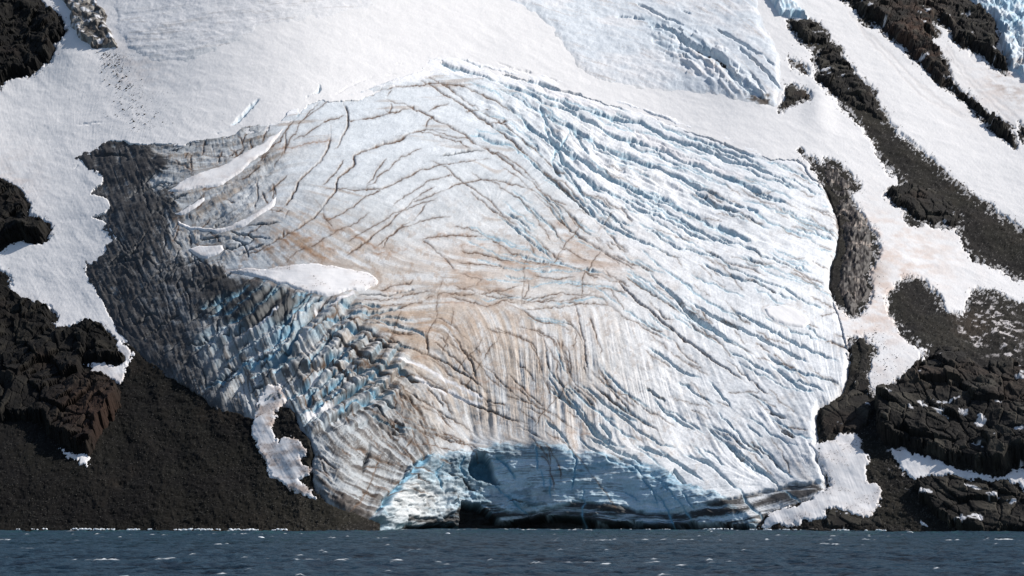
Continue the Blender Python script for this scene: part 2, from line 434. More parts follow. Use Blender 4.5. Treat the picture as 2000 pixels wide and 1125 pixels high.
def lic(src, dx, dy, L, st=1.0):
    """smear a field along the flow (L grid steps each way)"""
    acc = src.copy(); n = 1
    jj, ii = np.meshgrid(np.arange(NV, dtype=np.float32), np.arange(NX, dtype=np.float32), indexing='ij')
    for sgn in (1, -1):
        x = ii.copy(); y = jj.copy(); pdx = dx*sgn; pdy = dy*sgn
        for k in range(L):
            x += pdx*st; y += pdy*st
            xi = np.clip(np.rint(x).astype(np.int32), 0, NX-1); yi = np.clip(np.rint(y).astype(np.int32), 0, NV-1)
            acc += src[yi, xi]*(1-k/L)
            ndx = dx[yi, xi]; ndy = dy[yi, xi]
            f = np.where(ndx*pdx+ndy*pdy < 0, -1, 1); pdx = ndx*f; pdy = ndy*f
        n += L
    a = acc-acc.mean(); return (a/a.std()).astype(np.float32)
fol_strokes = parse(FOL)
cdx, cdy = flow_field([c[3] for c in cracks if c[0] != 's'], 55)
fdx, fdy = flow_field(fol_strokes, 70)
W1 = RNG.standard_normal(GX.shape).astype(np.float32)
def wn(): return RNG.standard_normal(GX.shape).astype(np.float32)
lic_c_f = lic(wn(), cdx, cdy, 14)           # fine streaks along the crevasses
lic_c_m = lic(blur(wn(), 3, 3, 1), cdx, cdy, 40)   # broad ribs along the crevasses
lic_f_f = lic(wn(), fdx, fdy, 16)
lic_f_m = lic(blur(wn(), 3, 3, 1), fdx, fdy, 45)
lic_f_b = lic(blur(wn(), 8, 8, 1), fdx, fdy, 60)
# across-streaks: short cross joints
lic_x = lic(wn(), -fdy, fdx, 8)
print('lic', round(time.time()-T0, 1))

# ------------------------------------------------------------ large form of the mountainside: local steepness, integrated upward from the shore
CLIFF = P("728,1012 750,985 775,945 805,912 835,895 870,890 905,884 935,878 965,876 1000,873 1050,869 1090,872 1130,885 1200,893 1250,905 1300,920 1350,945 1400,965 1440,990 1480,1012 1500,1070 728,1070")
wx3, wv3 = warp(3, 18, 3)
cliff_sd = poly_sdf(CLIFF, *warp(6.5, 34, 4, 5, .6), 60)
g_sd = poly_sdf(GLACIER, wx3, wv3, 70)
theta = np.full(GX.shape, 33., np.float32)
theta += -3*sm((700-GV)/500)*blob(1000, 300, 1100, 300)
theta += -7*blob(1350, 640, 360, 190)
theta += 8*blob(500, 700, 200, 120)+10*blob(680, 930, 110, 80)
theta += 6*blob(1350, 130, 150, 70)
theta += 4*sm((280-GV)/140)*sm((1500-GX)/500)
theta += 8*blob(1900, 800, 160, 90)+7*blob(100, 740, 120, 80)
theta = blur(theta, 30)
theta = theta+((67-15*sm((GX-1080)/300))-theta)*blur(sm(cliff_sd/26+.4), 6)
tanT = np.tan(np.radians(theta)).astype(np.float64)
wv_ = (HOR-vs)/F
shore_x = [-200, 0, 400, 640, 700, 760, 830, 900, 1000, 1100, 1250, 1400, 1500, 1600, 1800, 2000, 2200]
shore_y = [1560, 1520, 1490, 1480, 1490, 1540, 1585, 1610, 1615, 1600, 1580, 1550, 1525, 1500, 1470, 1435, 1400]
Y0 = np.interp(xs, shore_x, shore_y); Y0 = np.convolve(np.pad(Y0, 20, mode='edge'), np.ones(41)/41, 'valid')
lnY = np.zeros((NV, NX)); vsh = HOR+CAMH*F/Y0
g = 1.0/(F*(tanT-wv_[:, None]))            # d lnY per pixel upward
cum = np.cumsum(g[::-1], axis=0)[::-1]*STEP  # from bottom row up
jsh = np.clip(((vsh-vs[0])/STEP), 0, NV-1.001); j0 = jsh.astype(int); fr = jsh-j0
ref = cum[j0, np.arange(NX)]*(1-fr)+cum[j0+1, np.arange(NX)]*fr
lnY = np.log(Y0)[None, :]+cum-ref[None, :]
lnb = blur(lnY-7, 110, 1, 2)+7
lnb2 = blur(lnY-7, 300, 1, 2)+7; k2 = sm((860-GV)/330); lnb = lnb*(1-k2)+lnb2*k2
kb = sm((885-GV)/110); lnY = lnY*(1-kb)+lnb*kb
lnc = blur(lnY-7, 28, 1, 2)+7; kc = sm((1010-GV)/60)*sm((GX-1250)/150); lnY = lnY*(1-kc)+lnc*kc
lnY += 0.10*sm((GX-1430)/620)*sm((930-GV)/480)
lnY += 0.07*sm((640-GX)/700)*sm((990-GV)/450)
BY = np.exp(lnY)
# swelling body of the glacier lobe
rr = ((GX-990)/700)**2+((GV-620)/480)**2
bul = 66*np.clip(1-rr, 0, 1)**1.5
bul = blur(bul*sm((880-GV)/260), 30)
bul += 10*blob(620, 880, 90, 90)+12*blob(1400, 130, 130, 70, 35)-10*blob(430, 500, 90, 60)+8*blob(260, 430, 90, 110)
BY = BY-bul
BX = (GX-1000)/F*BY; BZ = CAMH+(HOR-GV)/F*BY
T = np.stack([BX, BY, BZ], -1)
def normals(T, r=5):
    Ts = np.stack([blur(T[..., k]-T[..., k].mean(), r, r, 2) for k in range(3)], -1)
    n = np.cross(np.gradient(Ts, axis=1), -np.gradient(Ts, axis=0)); n /= np.linalg.norm(n, axis=-1, keepdims=True)+1e-9
    return n
N = normals(T, 6)
N *= np.where(N[..., 1:2] > 0, -1, 1)
SX = BX.astype(np.float32); SS = (BZ*1.75).astype(np.float32)     # metres along and up the slope
print('form', round(time.time()-T0, 1))

# ------------------------------------------------------------ masks
wx5, wv5 = warp(5, 22, 11, 5, .62)
wx2, wv2 = warp(3.5, 14, 31, 5, .65)
dark_sd = np.full(GX.shape, -70, np.float32)
for k, p in D.items(): dark_sd = np.maximum(dark_sd, poly_sdf(p, wx5 if k.startswith('slope') else wx2, wv5 if k.startswith('slope') else wv2, 70))
edge_n = fbm(GX, GV, 5, 3, 91, .8)
snow_sd = -dark_sd+5.0*edge_n*sm(1-np.abs(dark_sd)/25)

# ------------------------------------------------------------ cracks on the ice
R = 16
# jagged warp so that traced lines break like ice
wxc, wvc = warp(1.8, 16, 51, 4, .7)
trench = np.zeros(GX.shape, np.float32); dirtc = np.zeros_like(trench); bluec = np.zeros_like(trench); blackc = np.zeros_like(trench)
lip = np.zeros_like(trench)
wn1 = fbm(GX, GV, 24, 3, 77)
def carve(kind, wd, dep, pts):
    global trench
    wd *= {'d': .55, 'b': .8, 'k': .9, 's': .9}[kind]; dep *= {'d': .42, 'b': .7, 'k': .8, 's': .8}[kind]
    Dd = np.full(GX.shape, R, np.float32); A = np.zeros_like(Dd)
    L = sum(math.hypot(b[0]-a[0], b[1]-a[1]) for a, b in zip(pts[:-1], pts[1:])); la = 0
    x0 = min(p[0] for p in pts)-R-4; x1 = max(p[0] for p in pts)+R+4; y0 = min(p[1] for p in pts)-R-4; y1 = max(p[1] for p in pts)+R+4
    for a, b in zip(pts[:-1], pts[1:]):
        l = math.hypot(b[0]-a[0], b[1]-a[1]); seg_update(Dd, A, a, b, R, la, la+l, wxc, wvc); la += l
    i0 = max(0, int((x0-xs[0])/STEP)); i1 = min(NX, int((x1-xs[0])/STEP)); j0 = max(0, int((y0-vs[0])/STEP)); j1 = min(NV, int((y1-vs[0])/STEP))
    sl = (slice(j0, j1), slice(i0, i1))
    if i0 >= i1 or j0 >= j1: return
    d = Dd[sl]; a = A[sl]
    tap = np.clip(np.minimum(a, L-a)/(0.18*L+6), 0, 1)**.6*(1+.9*wn1[sl])
    hw = np.maximum(wd*.5*tap, .3)
    core = sm(1.25-d/(hw+.9))*np.clip(tap*1.6, 0, 1)
    trench[sl] = np.maximum(trench[sl], core*dep*np.clip(tap, 0, 1.3))
    halo = np.exp(-(d/(hw+3.0))**2)*np.clip(tap, 0, 1)
    if kind == 'd': dirtc[sl] = np.maximum(dirtc[sl], np.maximum(core, halo*.38))
    elif kind == 'b': bluec[sl] = np.maximum(bluec[sl], np.maximum(core, halo*.25))
    elif kind == 'k': blackc[sl] = np.maximum(blackc[sl], core)
for c in cracks: carve(*c)
# secondary cracks: grown along the flow from random seeds
def grow(n, dx, dy, x0, x1, y0, y1, Lr, wr, dr, kind, jit=.25):
    for _ in range(n):
        x, y = random.uniform(x0, x1), random.uniform(y0, y1); L = random.uniform(*Lr); pts = [(x, y)]; pdx = pdy = None
        off = random.gauss(0, jit)
        while L > 0:
            i = int((x-xs[0])/STEP); j = int((y-vs[0])/STEP)
            if not (0 <= i < NX and 0 <= j < NV) or g_sd[j, i] < 6: break
            ax, ay = float(dx[j, i]), float(dy[j, i])
            if pdx is not None and ax*pdx+ay*pdy < 0: ax, ay = -ax, -ay
            pdx, pdy = ax, ay
            t = off+random.gauss(0, .18); c, s = math.cos(t), math.sin(t)
            x += 9*(ax*c-ay*s); y += 9*(ax*s+ay*c); pts.append((x, y)); L -= 9
        if len(pts) > 2: carve(kind, random.uniform(*wr), random.uniform(*dr), pts)
grow(50, cdx, cdy, 950, 1600, 160, 560, (60, 240), (.8, 2.6), (1.2, 4), 'b', .05)
grow(120, cdx, cdy, 900, 1640, 160, 640, (30, 160), (.5, 1.4), (.8, 2), 'b', .05)
grow(60, cdx, cdy, 1000, 1650, 350, 780, (30, 120), (1, 2.5), (1, 3), 'd', .15)
grow(45, cdx, cdy, 1050, 1560, 680, 960, (30, 140), (1.2, 3.5), (1.2, 3), 'b', .12)
grow(14, cdx, cdy, 520, 1000, 200, 600, (90, 260), (.4, .9), (.3, .9), 'd', .12)
grow(34, cdx, cdy, 600, 1100, 560, 860, (60, 220), (.4, 1.5), (.5, 1.8), 'd', .12)
grow(12, cdy*-1, cdx, 600, 1200, 300, 860, (50, 150), (.4, .8), (.3, .8), 'd', .15)
grow(120, cdx, cdy, 1000, 1650, 300, 900, (20, 90), (.4, .9), (.4, 1.2), 'd', .2)
grow(60, cdx, cdy, 390, 760, 590, 860, (30, 110), (2, 6), (3, 7), 'b', .15)
grow(60, cdx, cdy, 390, 760, 570, 860, (20, 70), (1, 2.5), (1, 3), 'k', .2)
grow(80, fdx, fdy, 560, 860, 640, 960, (20, 80), (1.5, 3.5), (1, 3), 'd', .2)
grow(50, fdx, fdy, 160, 450, 270, 760, (20, 90), (1, 2.5), (1, 2.5), 'k', .4)
grow(45, cdx, cdy, 180, 480, 300, 760, (30, 110), (1.5, 4), (2, 5), 'k', .3)
grow(50, cdx, cdy, 330, 560, 270, 480, (12, 50), (1.5, 4), (1.5, 3.5), 'd', 1.2)
print('cracks', round(time.time()-T0, 1))
lightc = np.zeros_like(trench)
for l in LIGHT.strip().splitlines():
    f = l.split(); pts = [tuple(map(float, p.split(','))) for p in f[1:]]; Dd = np.full(GX.shape, 20, np.float32)
    for a, b in zip(pts[:-1], pts[1:]): seg_update(Dd, None, a, b, 20, WX=wxc, WV=wvc)
    lightc = np.maximum(lightc, sm(1.4-Dd/(float(f[0])*.5+.8)))

# ------------------------------------------------------------ zones of the ice
def zone(pts, soft, wa=10, ws=40, seed=5):
    a, b = warp(wa, ws, seed, 5, .6); return sm(poly_sdf(pts, a, b, 80)/soft+.5)
debris = zone(P("120,290 170,262 250,262 300,280 320,320 300,350 330,392 350,440 330,480 360,520 440,530 540,560 600,585 560,620 500,640 430,650 380,680 470,790 520,850 420,820 340,760 240,700 170,600 120,520 200,440 120,400"), 34, 13, 45, 5)
d_low = zone(P("395,560 430,535 540,565 600,590 560,640 470,640 400,600"), 18, 9, 30, 6)
toe_d = zone(P("600,965 600,930 650,915 700,900 760,925 740,985 800,1015 790,1040 650,1010"), 30, 10, 30, 7)
basal = zone(P("770,1060 790,1010 860,1018 900,985 960,985 990,1002 1050,1000 1120,984 1180,985 1240,1000 1340,1002 1420,978 1500,957 1560,946 1610,938 1640,950 1610,975 1540,1000 1500,1010 1480,1060"), 7, 4, 40, 8)
rough = np.clip(zone(P("150,270 520,240 540,330 470,470 440,540 700,600 760,690 860,860 840,1000 600,1000 400,800 150,560"), 50, 10, 60, 9), 0, 1)
ser = zone(P("400,600 560,560 700,620 780,740 700,830 560,800 420,760"), 40, 8, 40, 19)
tan_z = np.clip(.9*blob(880, 650, 260, 110, 5)+.6*blob(900, 800, 260, 80, 12)+.5*blob(640, 470, 140, 60, 20)+.35*blob(1100, 720, 160, 160)+.55*blob(1530, 900, 70, 60, 40)+.3*blob(1200, 500, 200, 60, 15)+.35*blob(480, 340, 130, 60, -20), 0, 1)
brown_z = np.clip(blob(1080, 515, 170, 20, 4)+.8*blob(590, 475, 70, 22, 30)+.7*blob(900, 545, 70, 40, 10)+.6*blob(800, 640, 150, 50, 0)+.5*blob(1130, 470, 80, 30, 50)+.7*blob(1560, 925, 60, 25, 30), 0, 1)
cliff_m = sm(cliff_sd/6+.5)
swirl = lic(blur(wn(), 3, 3, 1), fdx, fdy, 40)

# ------------------------------------------------------------ relief of the glacier in metres
fbig = fbm(SX, SS, 60, 4, 101); fsm = fbm(SX, SS, 12, 4, 141, .6); ffine = fbm(SX, SS, 3.2, 3, 181, .7)
fc1, fe1, fr1 = facets(wxc*.9+lic_c_m*3, wvc*.9+lic_f_m*2, 17, 2)
fc2, fe2, fr2 = facets(wxc, wvc, 8, 5)
right_z = sm((GX-930-0.55*(GV-150))/160)*sm((620-GV)/200)+.7*blob(1350, 780, 260, 140, 30)+.5*blob(1500, 560, 160, 120)
right_z = np.clip(right_z, 0, 1)
crev_z = np.clip(blob(1180, 300, 260, 75, 30)+.6*blob(1000, 230, 160, 50, 30), 0, 1)
pat_n = sm(.5+1.6*fbm(SX, SS, 45, 3, 231)); pat_m = sm(.5+1.6*fbm(SX, SS, 30, 3, 241))
lic_b = lic(fc1, cdx, cdy, 9); lic_d = lic(fc2, fdx, fdy, 7)
G = 2.4*fbig+.6*fsm+.20*ffine
G += right_z*((.03+.10*pat_n)*lic_c_m+.10*lic_c_f)+right_z*(.14*lic_b*pat_m+.1*fc1)+crev_z*(.35*lic_c_m+.5*lic_b+.4*fc1+.3*lic_c_f)
G += (1-right_z)*(.10*lic_f_m+.05*lic_f_f+.05*lic_c_m)
lower = sm((GV-560)/160)*sm((GX-820)/150)
G += lower*(.04+.22*pat_m)*(lic_f_m+.4*lic_f_f)
bz = np.clip(zone(P("380,660 440,600 540,545 620,575 700,600 790,690 800,760 700,840 610,850 540,790 430,770"), 50, 10, 50, 49), 0, 1)
G += rough*(1.2*fbig+1.5*ridged(wxc, wvc, 60, 4, 251)*pat_n)
G += .6*rough*((.05+.16*pat_n)*lic_f_m+.20*lic_f_f+(1-.8*bz)*(.14*lic_x+.42*lic_d+.5*fc2+.5*lic_b*pat_m)+1.0*fsm)
sb = .60*GX+.80*GV+20*fbm(GX, GV, 150, 2, 801)*2+1.8*fbm(GX, GV, 40, 4, 805, .5)*2
along = .80*GX-.60*GV
cell = np.floor(sb/33); ph = sb/33-cell
jit_ = TAB[(cell.astype(int)*7) & 511, 3]; seg = .5+.8*vnoise(along/130+jit_*50, cell*3.7)
blade = np.where(ph < .72, sm(ph/.72)**.8, 1-sm((ph-.72)/.28))*(.55+seg)
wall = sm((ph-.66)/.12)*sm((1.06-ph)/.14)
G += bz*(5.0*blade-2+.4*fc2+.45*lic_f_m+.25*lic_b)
up_r = sm(poly_sdf(UPPER_R, wx3, wv3)/12)
mid_r = zone(P("1250,35 1330,50 1420,100 1500,200 1420,185 1300,120"), 16, 5, 20, 12)
G = G*(1-cliff_m)+cliff_m*((.40*lic_f_m+.03*lic_f_f)*sm((GX-850)/120)+6*fbm(SX, SS*1., 30, 5, 201, .55)+2.2*ridged(SX+.3*SS, SS*.25, 34, 3, 217)+1.5*fc1*sm((1010-GX)/100)+.7*fc2*sm((1080-GX)/150)+1.6*ridged(SX, SS*.3, 20, 4, 207)+.15*lic_d)
G *= 1-.75*np.exp(-(cliff_sd/7)**2)*(GX > 850)
# open arch and the dark mouths undercut at the waterline
arch = zone(P("916,915 919,902 926,893 936,889 946,892 955,901 961,914 966,930 975,945 960,943 945,938 932,934 920,928"), 6, 1.5, 14, 15)
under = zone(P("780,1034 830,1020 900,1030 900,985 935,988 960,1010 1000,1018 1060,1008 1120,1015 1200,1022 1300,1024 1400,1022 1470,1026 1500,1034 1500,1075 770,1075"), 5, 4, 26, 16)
G -= trench*(1-.4*cliff_m)*(1+.2*ser)
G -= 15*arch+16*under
G -= 2.2*sm(basal)*(1-under)
topv = np.interp(xs, [-110, 450, 520, 575, 625, 700, 800, 870, 1000, 1200, 1400, 1560, 1650, 2110], [200, 220, 258, 226, 192, 186, 168, 150, 172, 222, 288, 330, 400, 400])[None, :]
upm = sm((topv+45-GV)/40)*sm((GX-430)/60)*sm((1560-GX)/60)
patch = np.zeros_like(trench)
for k in ('snow_patch_lens', 'snow_patch_oval', 'snow_patch_small', 'snow_band_low', 'snow_band_high', 'snow_band_short'):
    patch = np.maximum(patch, sm(poly_sdf(S[k], wx3, wv3, 30)/6+1.2))
G = G*(1-patch)+blur(G, 8)*patch
# rounding to the bed at the margins, and thickness
g_off = G+np.where(g_sd < 26, -(2.2+4.8*sm((GX-450)/100))*(1-sm(g_sd/26))**2.2, 0)*(1-upm)+1.5
g_off = np.where(g_sd < 0, -8*(1-upm)+g_sd*.6, g_off)

# ------------------------------------------------------------ colour of the ice (clean ice, grime, gravel)
def mix(c, col, m):
    m = np.clip(m, 0, 1)[..., None]; return c*(1-m)+np.array(col, np.float32)*m
col = np.empty(GX.shape+(3,), np.float32); col[:] = (.67, .71, .74)
col = mix(col, (.80, .81, .82), np.clip(right_z*.75+.75*sm((GX-1050)/330), 0, .95))
col = mix(col, (.40, .455, .49), .5*sm(.5+fbig*.9+.25*swirl)*(1-right_z)*sm((GV-200)/200))
col = mix(col, (.60, .525, .45), .5*np.clip(blob(900, 640, 380, 240)+.2*blob(1300, 800, 250, 120), 0, 1))
col = mix(col, (.46, .355, .26), (1-.5*sm((GX-1200)/200))*tan_z*sm(.62+.28*swirl+.5*fsm+.14*lic_f_f))
col = mix(col, (.36, .225, .125), brown_z*sm(.55+.35*swirl+.6*fsm))
bands = sm((lic_f_b*.5+lic_f_m*.6+.4*fsm-.85)/1.1)
col = mix(col, (.36, .26, .18), bands*.55*(1-.55*right_z)*(1-cliff_m))
col = mix(col, (.36, .36, .36), .35*sm((lic_f_f+.6*lic_f_m-.6)/2)*sm((GV-350)/200))
stain = np.zeros_like(trench)
for l in STAIN.strip().splitlines():
    f = l.split(); pts = [tuple(map(float, p.split(','))) for p in f[1:]]; Dd = np.full(GX.shape, 30, np.float32)
    for a, b in zip(pts[:-1], pts[1:]): seg_update(Dd, None, a, b, 30, WX=wx5, WV=wv5)
    stain = np.maximum(stain, np.maximum(np.exp(-(Dd/(.45*float(f[0])))**2), .35*np.exp(-(Dd/(1.6*float(f[0])))**2)))
col = mix(col, (.30, .16, .08), stain*sm(.55+.9*fsm+.2*swirl)*.85)
speck = sm((lic_c_f-.9)/1.3)*sm(.3+fsm*1.5)
col = mix(col, (.30, .22, .16), speck*.7*right_z)
col = mix(col, (.33, .22, .14), sm((fbm(wxc, wvc, 16, 5, 551, .75)-.22)/.25)*.5*(1-cliff_m)*sm((GV-330)/200))
col = mix(col, (.20, .19, .19), sm((lic_f_f*.7+fbm(wxc, wvc, 9, 3, 561)*2-1.0)/1)*.35*sm((GV-480)/200)*(1-.6*sm((GX-1100)/250)))
wz = .78*sm((GX-1060-.25*(GV-500))/330)+.16*sm((GX-700)/200)
col = mix(col, (.86, .87, .875), wz*(1-cliff_m)*(.8+.5*fsm))
# rough, gritty left flank
lr = np.clip(blob(420, 340, 120, 55, -20)+blob(500, 400, 60, 40), 0, 1); gr_ = rough*(1-.65*lr)*(1-.55*bz)
grit = gr_*sm(.30+.42*lic_f_m+.25*lic_f_f+.55*fc2+.5*fbig)
col = mix(col, (.36, .37, .37), gr_*.75)
col = mix(col, (.10, .09, .08), grit*.75)
col = mix(col, (.33, .24, .16), rough*sm(-.1+.4*swirl+.5*lic_x)*.5)
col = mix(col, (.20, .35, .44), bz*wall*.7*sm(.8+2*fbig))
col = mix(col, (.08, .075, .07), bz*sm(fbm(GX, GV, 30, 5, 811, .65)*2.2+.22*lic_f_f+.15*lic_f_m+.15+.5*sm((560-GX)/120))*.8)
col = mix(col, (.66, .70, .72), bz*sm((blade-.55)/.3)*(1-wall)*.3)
dd = (1-.7*bz)*sm((debris*1.25-.12+.35*sm((330-GX)/100))+.24*lic_f_m+.20*lic_f_f+1.1*fbig+.9*fsm+.12*lic_x)*sm(debris*4)
col = mix(col, (.032, .030, .029), dd*.95)
gz = np.clip(blob(410, 690, 120, 90, 40)+.7*blob(330, 600, 60, 120, -20)+.5*blob(230, 420, 60, 50), 0, 1)
col = mix(col, (.27, .29, .31), gz*sm(.15+.3*lic_f_f+.25*lic_f_m+1.2*fsm)*.6)
col = mix(col, (.30, .29, .28), debris*sm((lic_f_f*.6+lic_x*.4+2*fbm(wxc, wvc, 12, 3, 555)-1.1)/.8)*.6)
toe_r = zone(P('400,700 500,640 640,760 760,800 850,870 820,920 730,1010 620,980 600,860 450,800'), 60, 12, 50, 39)
col = mix(col, (.42, .45, .47), toe_r*.6)
col = mix(col, (.07, .06, .055), toe_r*sm((lic_f_m*.6+.5*lic_f_f+1.2*fsm+.0)/.8)*.85)
col = mix(col, (.035, .032, .030), debris*(1-.75*bz)*sm(.7+1.5*fbm(GX, GV, 70, 5, 821, .6))*.55)
col = mix(col, (.03, .028, .026), d_low*.9)
col = mix(col, (.06, .047, .04), toe_d*sm(.6+.5*lic_f_m+.3*fsm)*.93)
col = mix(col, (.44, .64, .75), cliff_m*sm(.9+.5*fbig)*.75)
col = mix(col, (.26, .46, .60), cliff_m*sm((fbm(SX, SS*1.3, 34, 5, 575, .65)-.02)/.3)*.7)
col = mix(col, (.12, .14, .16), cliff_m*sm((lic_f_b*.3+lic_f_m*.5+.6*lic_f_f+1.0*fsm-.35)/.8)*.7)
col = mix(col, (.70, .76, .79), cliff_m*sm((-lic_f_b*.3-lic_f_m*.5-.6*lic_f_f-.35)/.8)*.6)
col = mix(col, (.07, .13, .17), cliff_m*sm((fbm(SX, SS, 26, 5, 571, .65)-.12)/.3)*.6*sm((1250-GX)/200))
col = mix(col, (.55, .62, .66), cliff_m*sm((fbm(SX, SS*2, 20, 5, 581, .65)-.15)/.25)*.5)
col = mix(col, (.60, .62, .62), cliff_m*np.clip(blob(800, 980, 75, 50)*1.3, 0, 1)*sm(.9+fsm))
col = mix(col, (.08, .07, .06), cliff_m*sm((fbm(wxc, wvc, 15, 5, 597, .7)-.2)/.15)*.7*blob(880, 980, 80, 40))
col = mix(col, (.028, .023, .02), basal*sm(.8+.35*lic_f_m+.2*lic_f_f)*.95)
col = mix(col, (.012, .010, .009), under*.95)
col = mix(col, (.07, .20, .29), np.clip(arch, 0, 1)*.9)  # shade inside the arch, painted as dark blue
bl = np.clip(bluec, 0, 1)
col = mix(col, (.26, .44, .54), bl*.8)
col = mix(col, (.17, .38, .52), bl*np.maximum(ser, cliff_m)*.8)
col = mix(col, (.13, .080, .05), dirtc*(1-.3*right_z)*sm(.95+1.1*wn1))
col = mix(col, (.05, .055, .06), blackc*.9)
# late snow lying on top of the ice along its upper rim, thinning downward
topv = np.interp(xs, [-110, 450, 520, 575, 625, 700, 800, 870, 1000, 1200, 1400, 1560, 1650, 2110], [200, 220, 258, 226, 192, 186, 168, 150, 172, 222, 288, 330, 400, 400])[None, :]
rim = sm((topv+14*fsm-GV)/10)*(1-.85*bl)*(1-.6*rough)
col = mix(col, (.86, .86, .87), rim)
col = mix(col, (.82, .80, .80), lightc*.95)
G_light = lightc
tongue_z = zone(P("1560,296 1600,320 1620,372 1650,392 1690,425 1716,480 1712,510 1700,535 1703,580 1690,602 1665,622 1655,600 1648,578 1626,572 1628,545 1640,505 1646,480 1648,455 1630,420 1615,385 1595,335"), 8, 5, 18, 23)
col = mix(col, (.13, .10, .085), tongue_z*sm(.85+.3*lic_f_m))
pr = np.maximum(poly_sdf(S['snow_patch_oval'], wx3, wv3, 30), poly_sdf(S['snow_patch_lens'], wx3, wv3, 30))
col = mix(col, (.30, .22, .17), np.exp(-((pr+2.5)/2.5)**2)*.45*sm(.5+2*fsm))
edge_b = sm(1-g_sd/16)*sm((GV-500)/200)*sm((GX-1400)/100)
col = mix(col, (.45, .36, .29), edge_b*.5)
col *= (1+.06*W1[..., None]+.10*fsm[..., None])
col = np.clip(col, .008, .9)

# ------------------------------------------------------------ snow, scree and rock
rip = lic(wn(), *flow_field(parse("0,200 120,400\n150,100 120,250\n30,500 100,620\n300,60 200,200\n500,120 700,80\n900,60 1000,100\n1600,60 1800,250\n1800,200 2000,420\n1640,260 1760,360\n1700,430 1950,560\n1900,120 2000,250\n1650,700 1720,760\n1650,880 1690,980"), 140), 12)
snow_rel = 2.2*fbm(SX, SS, 90, 3, 301)+.5*ridged(SX+.5*SS, SS*.6, 28, 3, 305)+.28*fbm(SX, SS, 10, 4, 321, .6)+.035*rip+.05*wn()
run = np.zeros_like(trench)
for s_ in ("1660,30 1700,80 1760,150 1800,190 1850,215", "1665,35 1720,90 1790,160 1860,220 1880,230", "1850,95 1900,160 1950,200 2010,250", "1845,100 1900,170 1960,225 2010,265", "1790,165 1830,195 1870,220 1900,230"):
    pts = [tuple(map(float, p.split(','))) for p in s_.split()]; Dd = np.full(GX.shape, 20, np.float32)
    for a, b in zip(pts[:-1], pts[1:]): seg_update(Dd, None, a, b, 20, WX=wx3, WV=wv3)
    run = np.maximum(run, np.exp(-(Dd/3)**2))
snow_rel -= .3*run
snow_rel += 5*blob(150, 100, 45, 60, 10)+5*blob(1600, 215, 30, 45)
snow_off = 1.3+snow_rel*1.0-np.where(snow_sd < 7, 2.6*(1-sm(snow_sd/7)), 0)-trench*sm((g_sd+400)/400)*(g_sd < 0)
snow_off = np.where(snow_sd < -3, -6, snow_off)
snow_off = np.where(g_sd > 14, -12, snow_off)
scol = np.empty_like(col); scol[:] = (.80, .785, .775)
pink = np.clip(blob(1720, 560, 60, 120)+.7*blob(1780, 500, 120, 80)+.6*blob(1960, 160, 60, 80, 45)+.5*blob(20, 360, 60, 60)+.5*blob(1700, 720, 50, 60)+.6*blob(1650, 620, 60, 80)+.4*blob(260, 130, 60, 50)+.5*blob(1530, 1000, 60, 30), 0, 1)
scol = mix(scol, (.66, .52, .44), pink*sm(.45+.9*fsm)*.75)
scol = mix(scol, (.34, .26, .21), blob(1965, 170, 45, 16, 45)*sm(.4+fsm)*.8+blob(1710, 535, 25, 25)*.6)
scol = mix(scol, (.66, .65, .66), sm((rip-1)/2)*.25)
scol = mix(scol, (.35, .52, .62), bl*.6*(g_sd < 0))
scol = mix(scol, (.55, .5, .47), run*.25)
scol *= 1+.02*W1[..., None]
grain = RNG.random(GX.shape).astype(np.float32)
pebb = sm((fbm(SX, SS, 2.2, 2, 401, .8)-.18)/.25)
base_off = .7*fbm(SX, SS, 14, 5, 411, .6)*2+.9*fbm(SX, SS, 3.5, 3, 431, .7)+.5*(grain-.5)-4*sm((snow_sd-3)/6)
gul = ridged(SX+.25*SS+8*fbm(SX, SS, 40, 2, 471), SS*.18, 26, 3, 475)
base_off += 1.6*gul+3*fbm(SX, SS, 60, 3, 481)
base_off -= 14*sm((g_sd-4)/12)
bcol = np.empty_like(col); bcol[:] = (.026, .024, .018)
bcol = mix(bcol, (.016, .014, .013), sm(.5+1.2*fbm(SX, SS, 40, 4, 441)))
bcol = mix(bcol, (.085, .062, .045), sm(-.2+1.5*fbm(SX, SS, 70, 4, 451))*.7)
bcol = mix(bcol, (.055, .046, .036), sm(gul-.1)*.5); bcol = mix(bcol, (.018, .016, .015), sm(-.3-gul*1.2)*.5)
bcol = mix(bcol, (.12, .112, .10), (grain > .965)*.7+pebb*.12)
bcol *= (1-.60*sm((640-GX)/200))[..., None]  # cloud shade over the left slope, put into the scree colour
bcol *= (.8+.4*grain[..., None])
pat = zone(P("1870,620 1900,570 1960,600 2000,640 1980,700 1900,680"), 30, 14, 20, 28)+zone(P("1740,860 1800,900 1830,940 1780,960 1740,900"), 20, 10, 14, 29)+zone(P("1700,660 1740,640 1790,700 1760,730 1705,740"), 14, 8, 14, 30)
bcol = mix(bcol, (.75, .70, .68), pat*sm((fbm(SX, SS, 9, 4, 461, .8)-.34)/.1))

fl = sm((fbm(GX, GV, 4, 3, 95, .8)-.30+.0*GX)/.06)
bcol = mix(bcol, (.72, .70, .69), sm((fbm(GX, GV, 4.5, 3, 97, .8)-.10-np.clip(dark_sd, 0, 99)/26)/.06)*.85*(GX > 250))
scol = mix(scol, (.06, .05, .045), sm((fbm(GX, GV, 3.6, 3, 99, .8)-.12-np.clip(-dark_sd, 0, 99)/22)/.06)*.9)
bcol *= .72
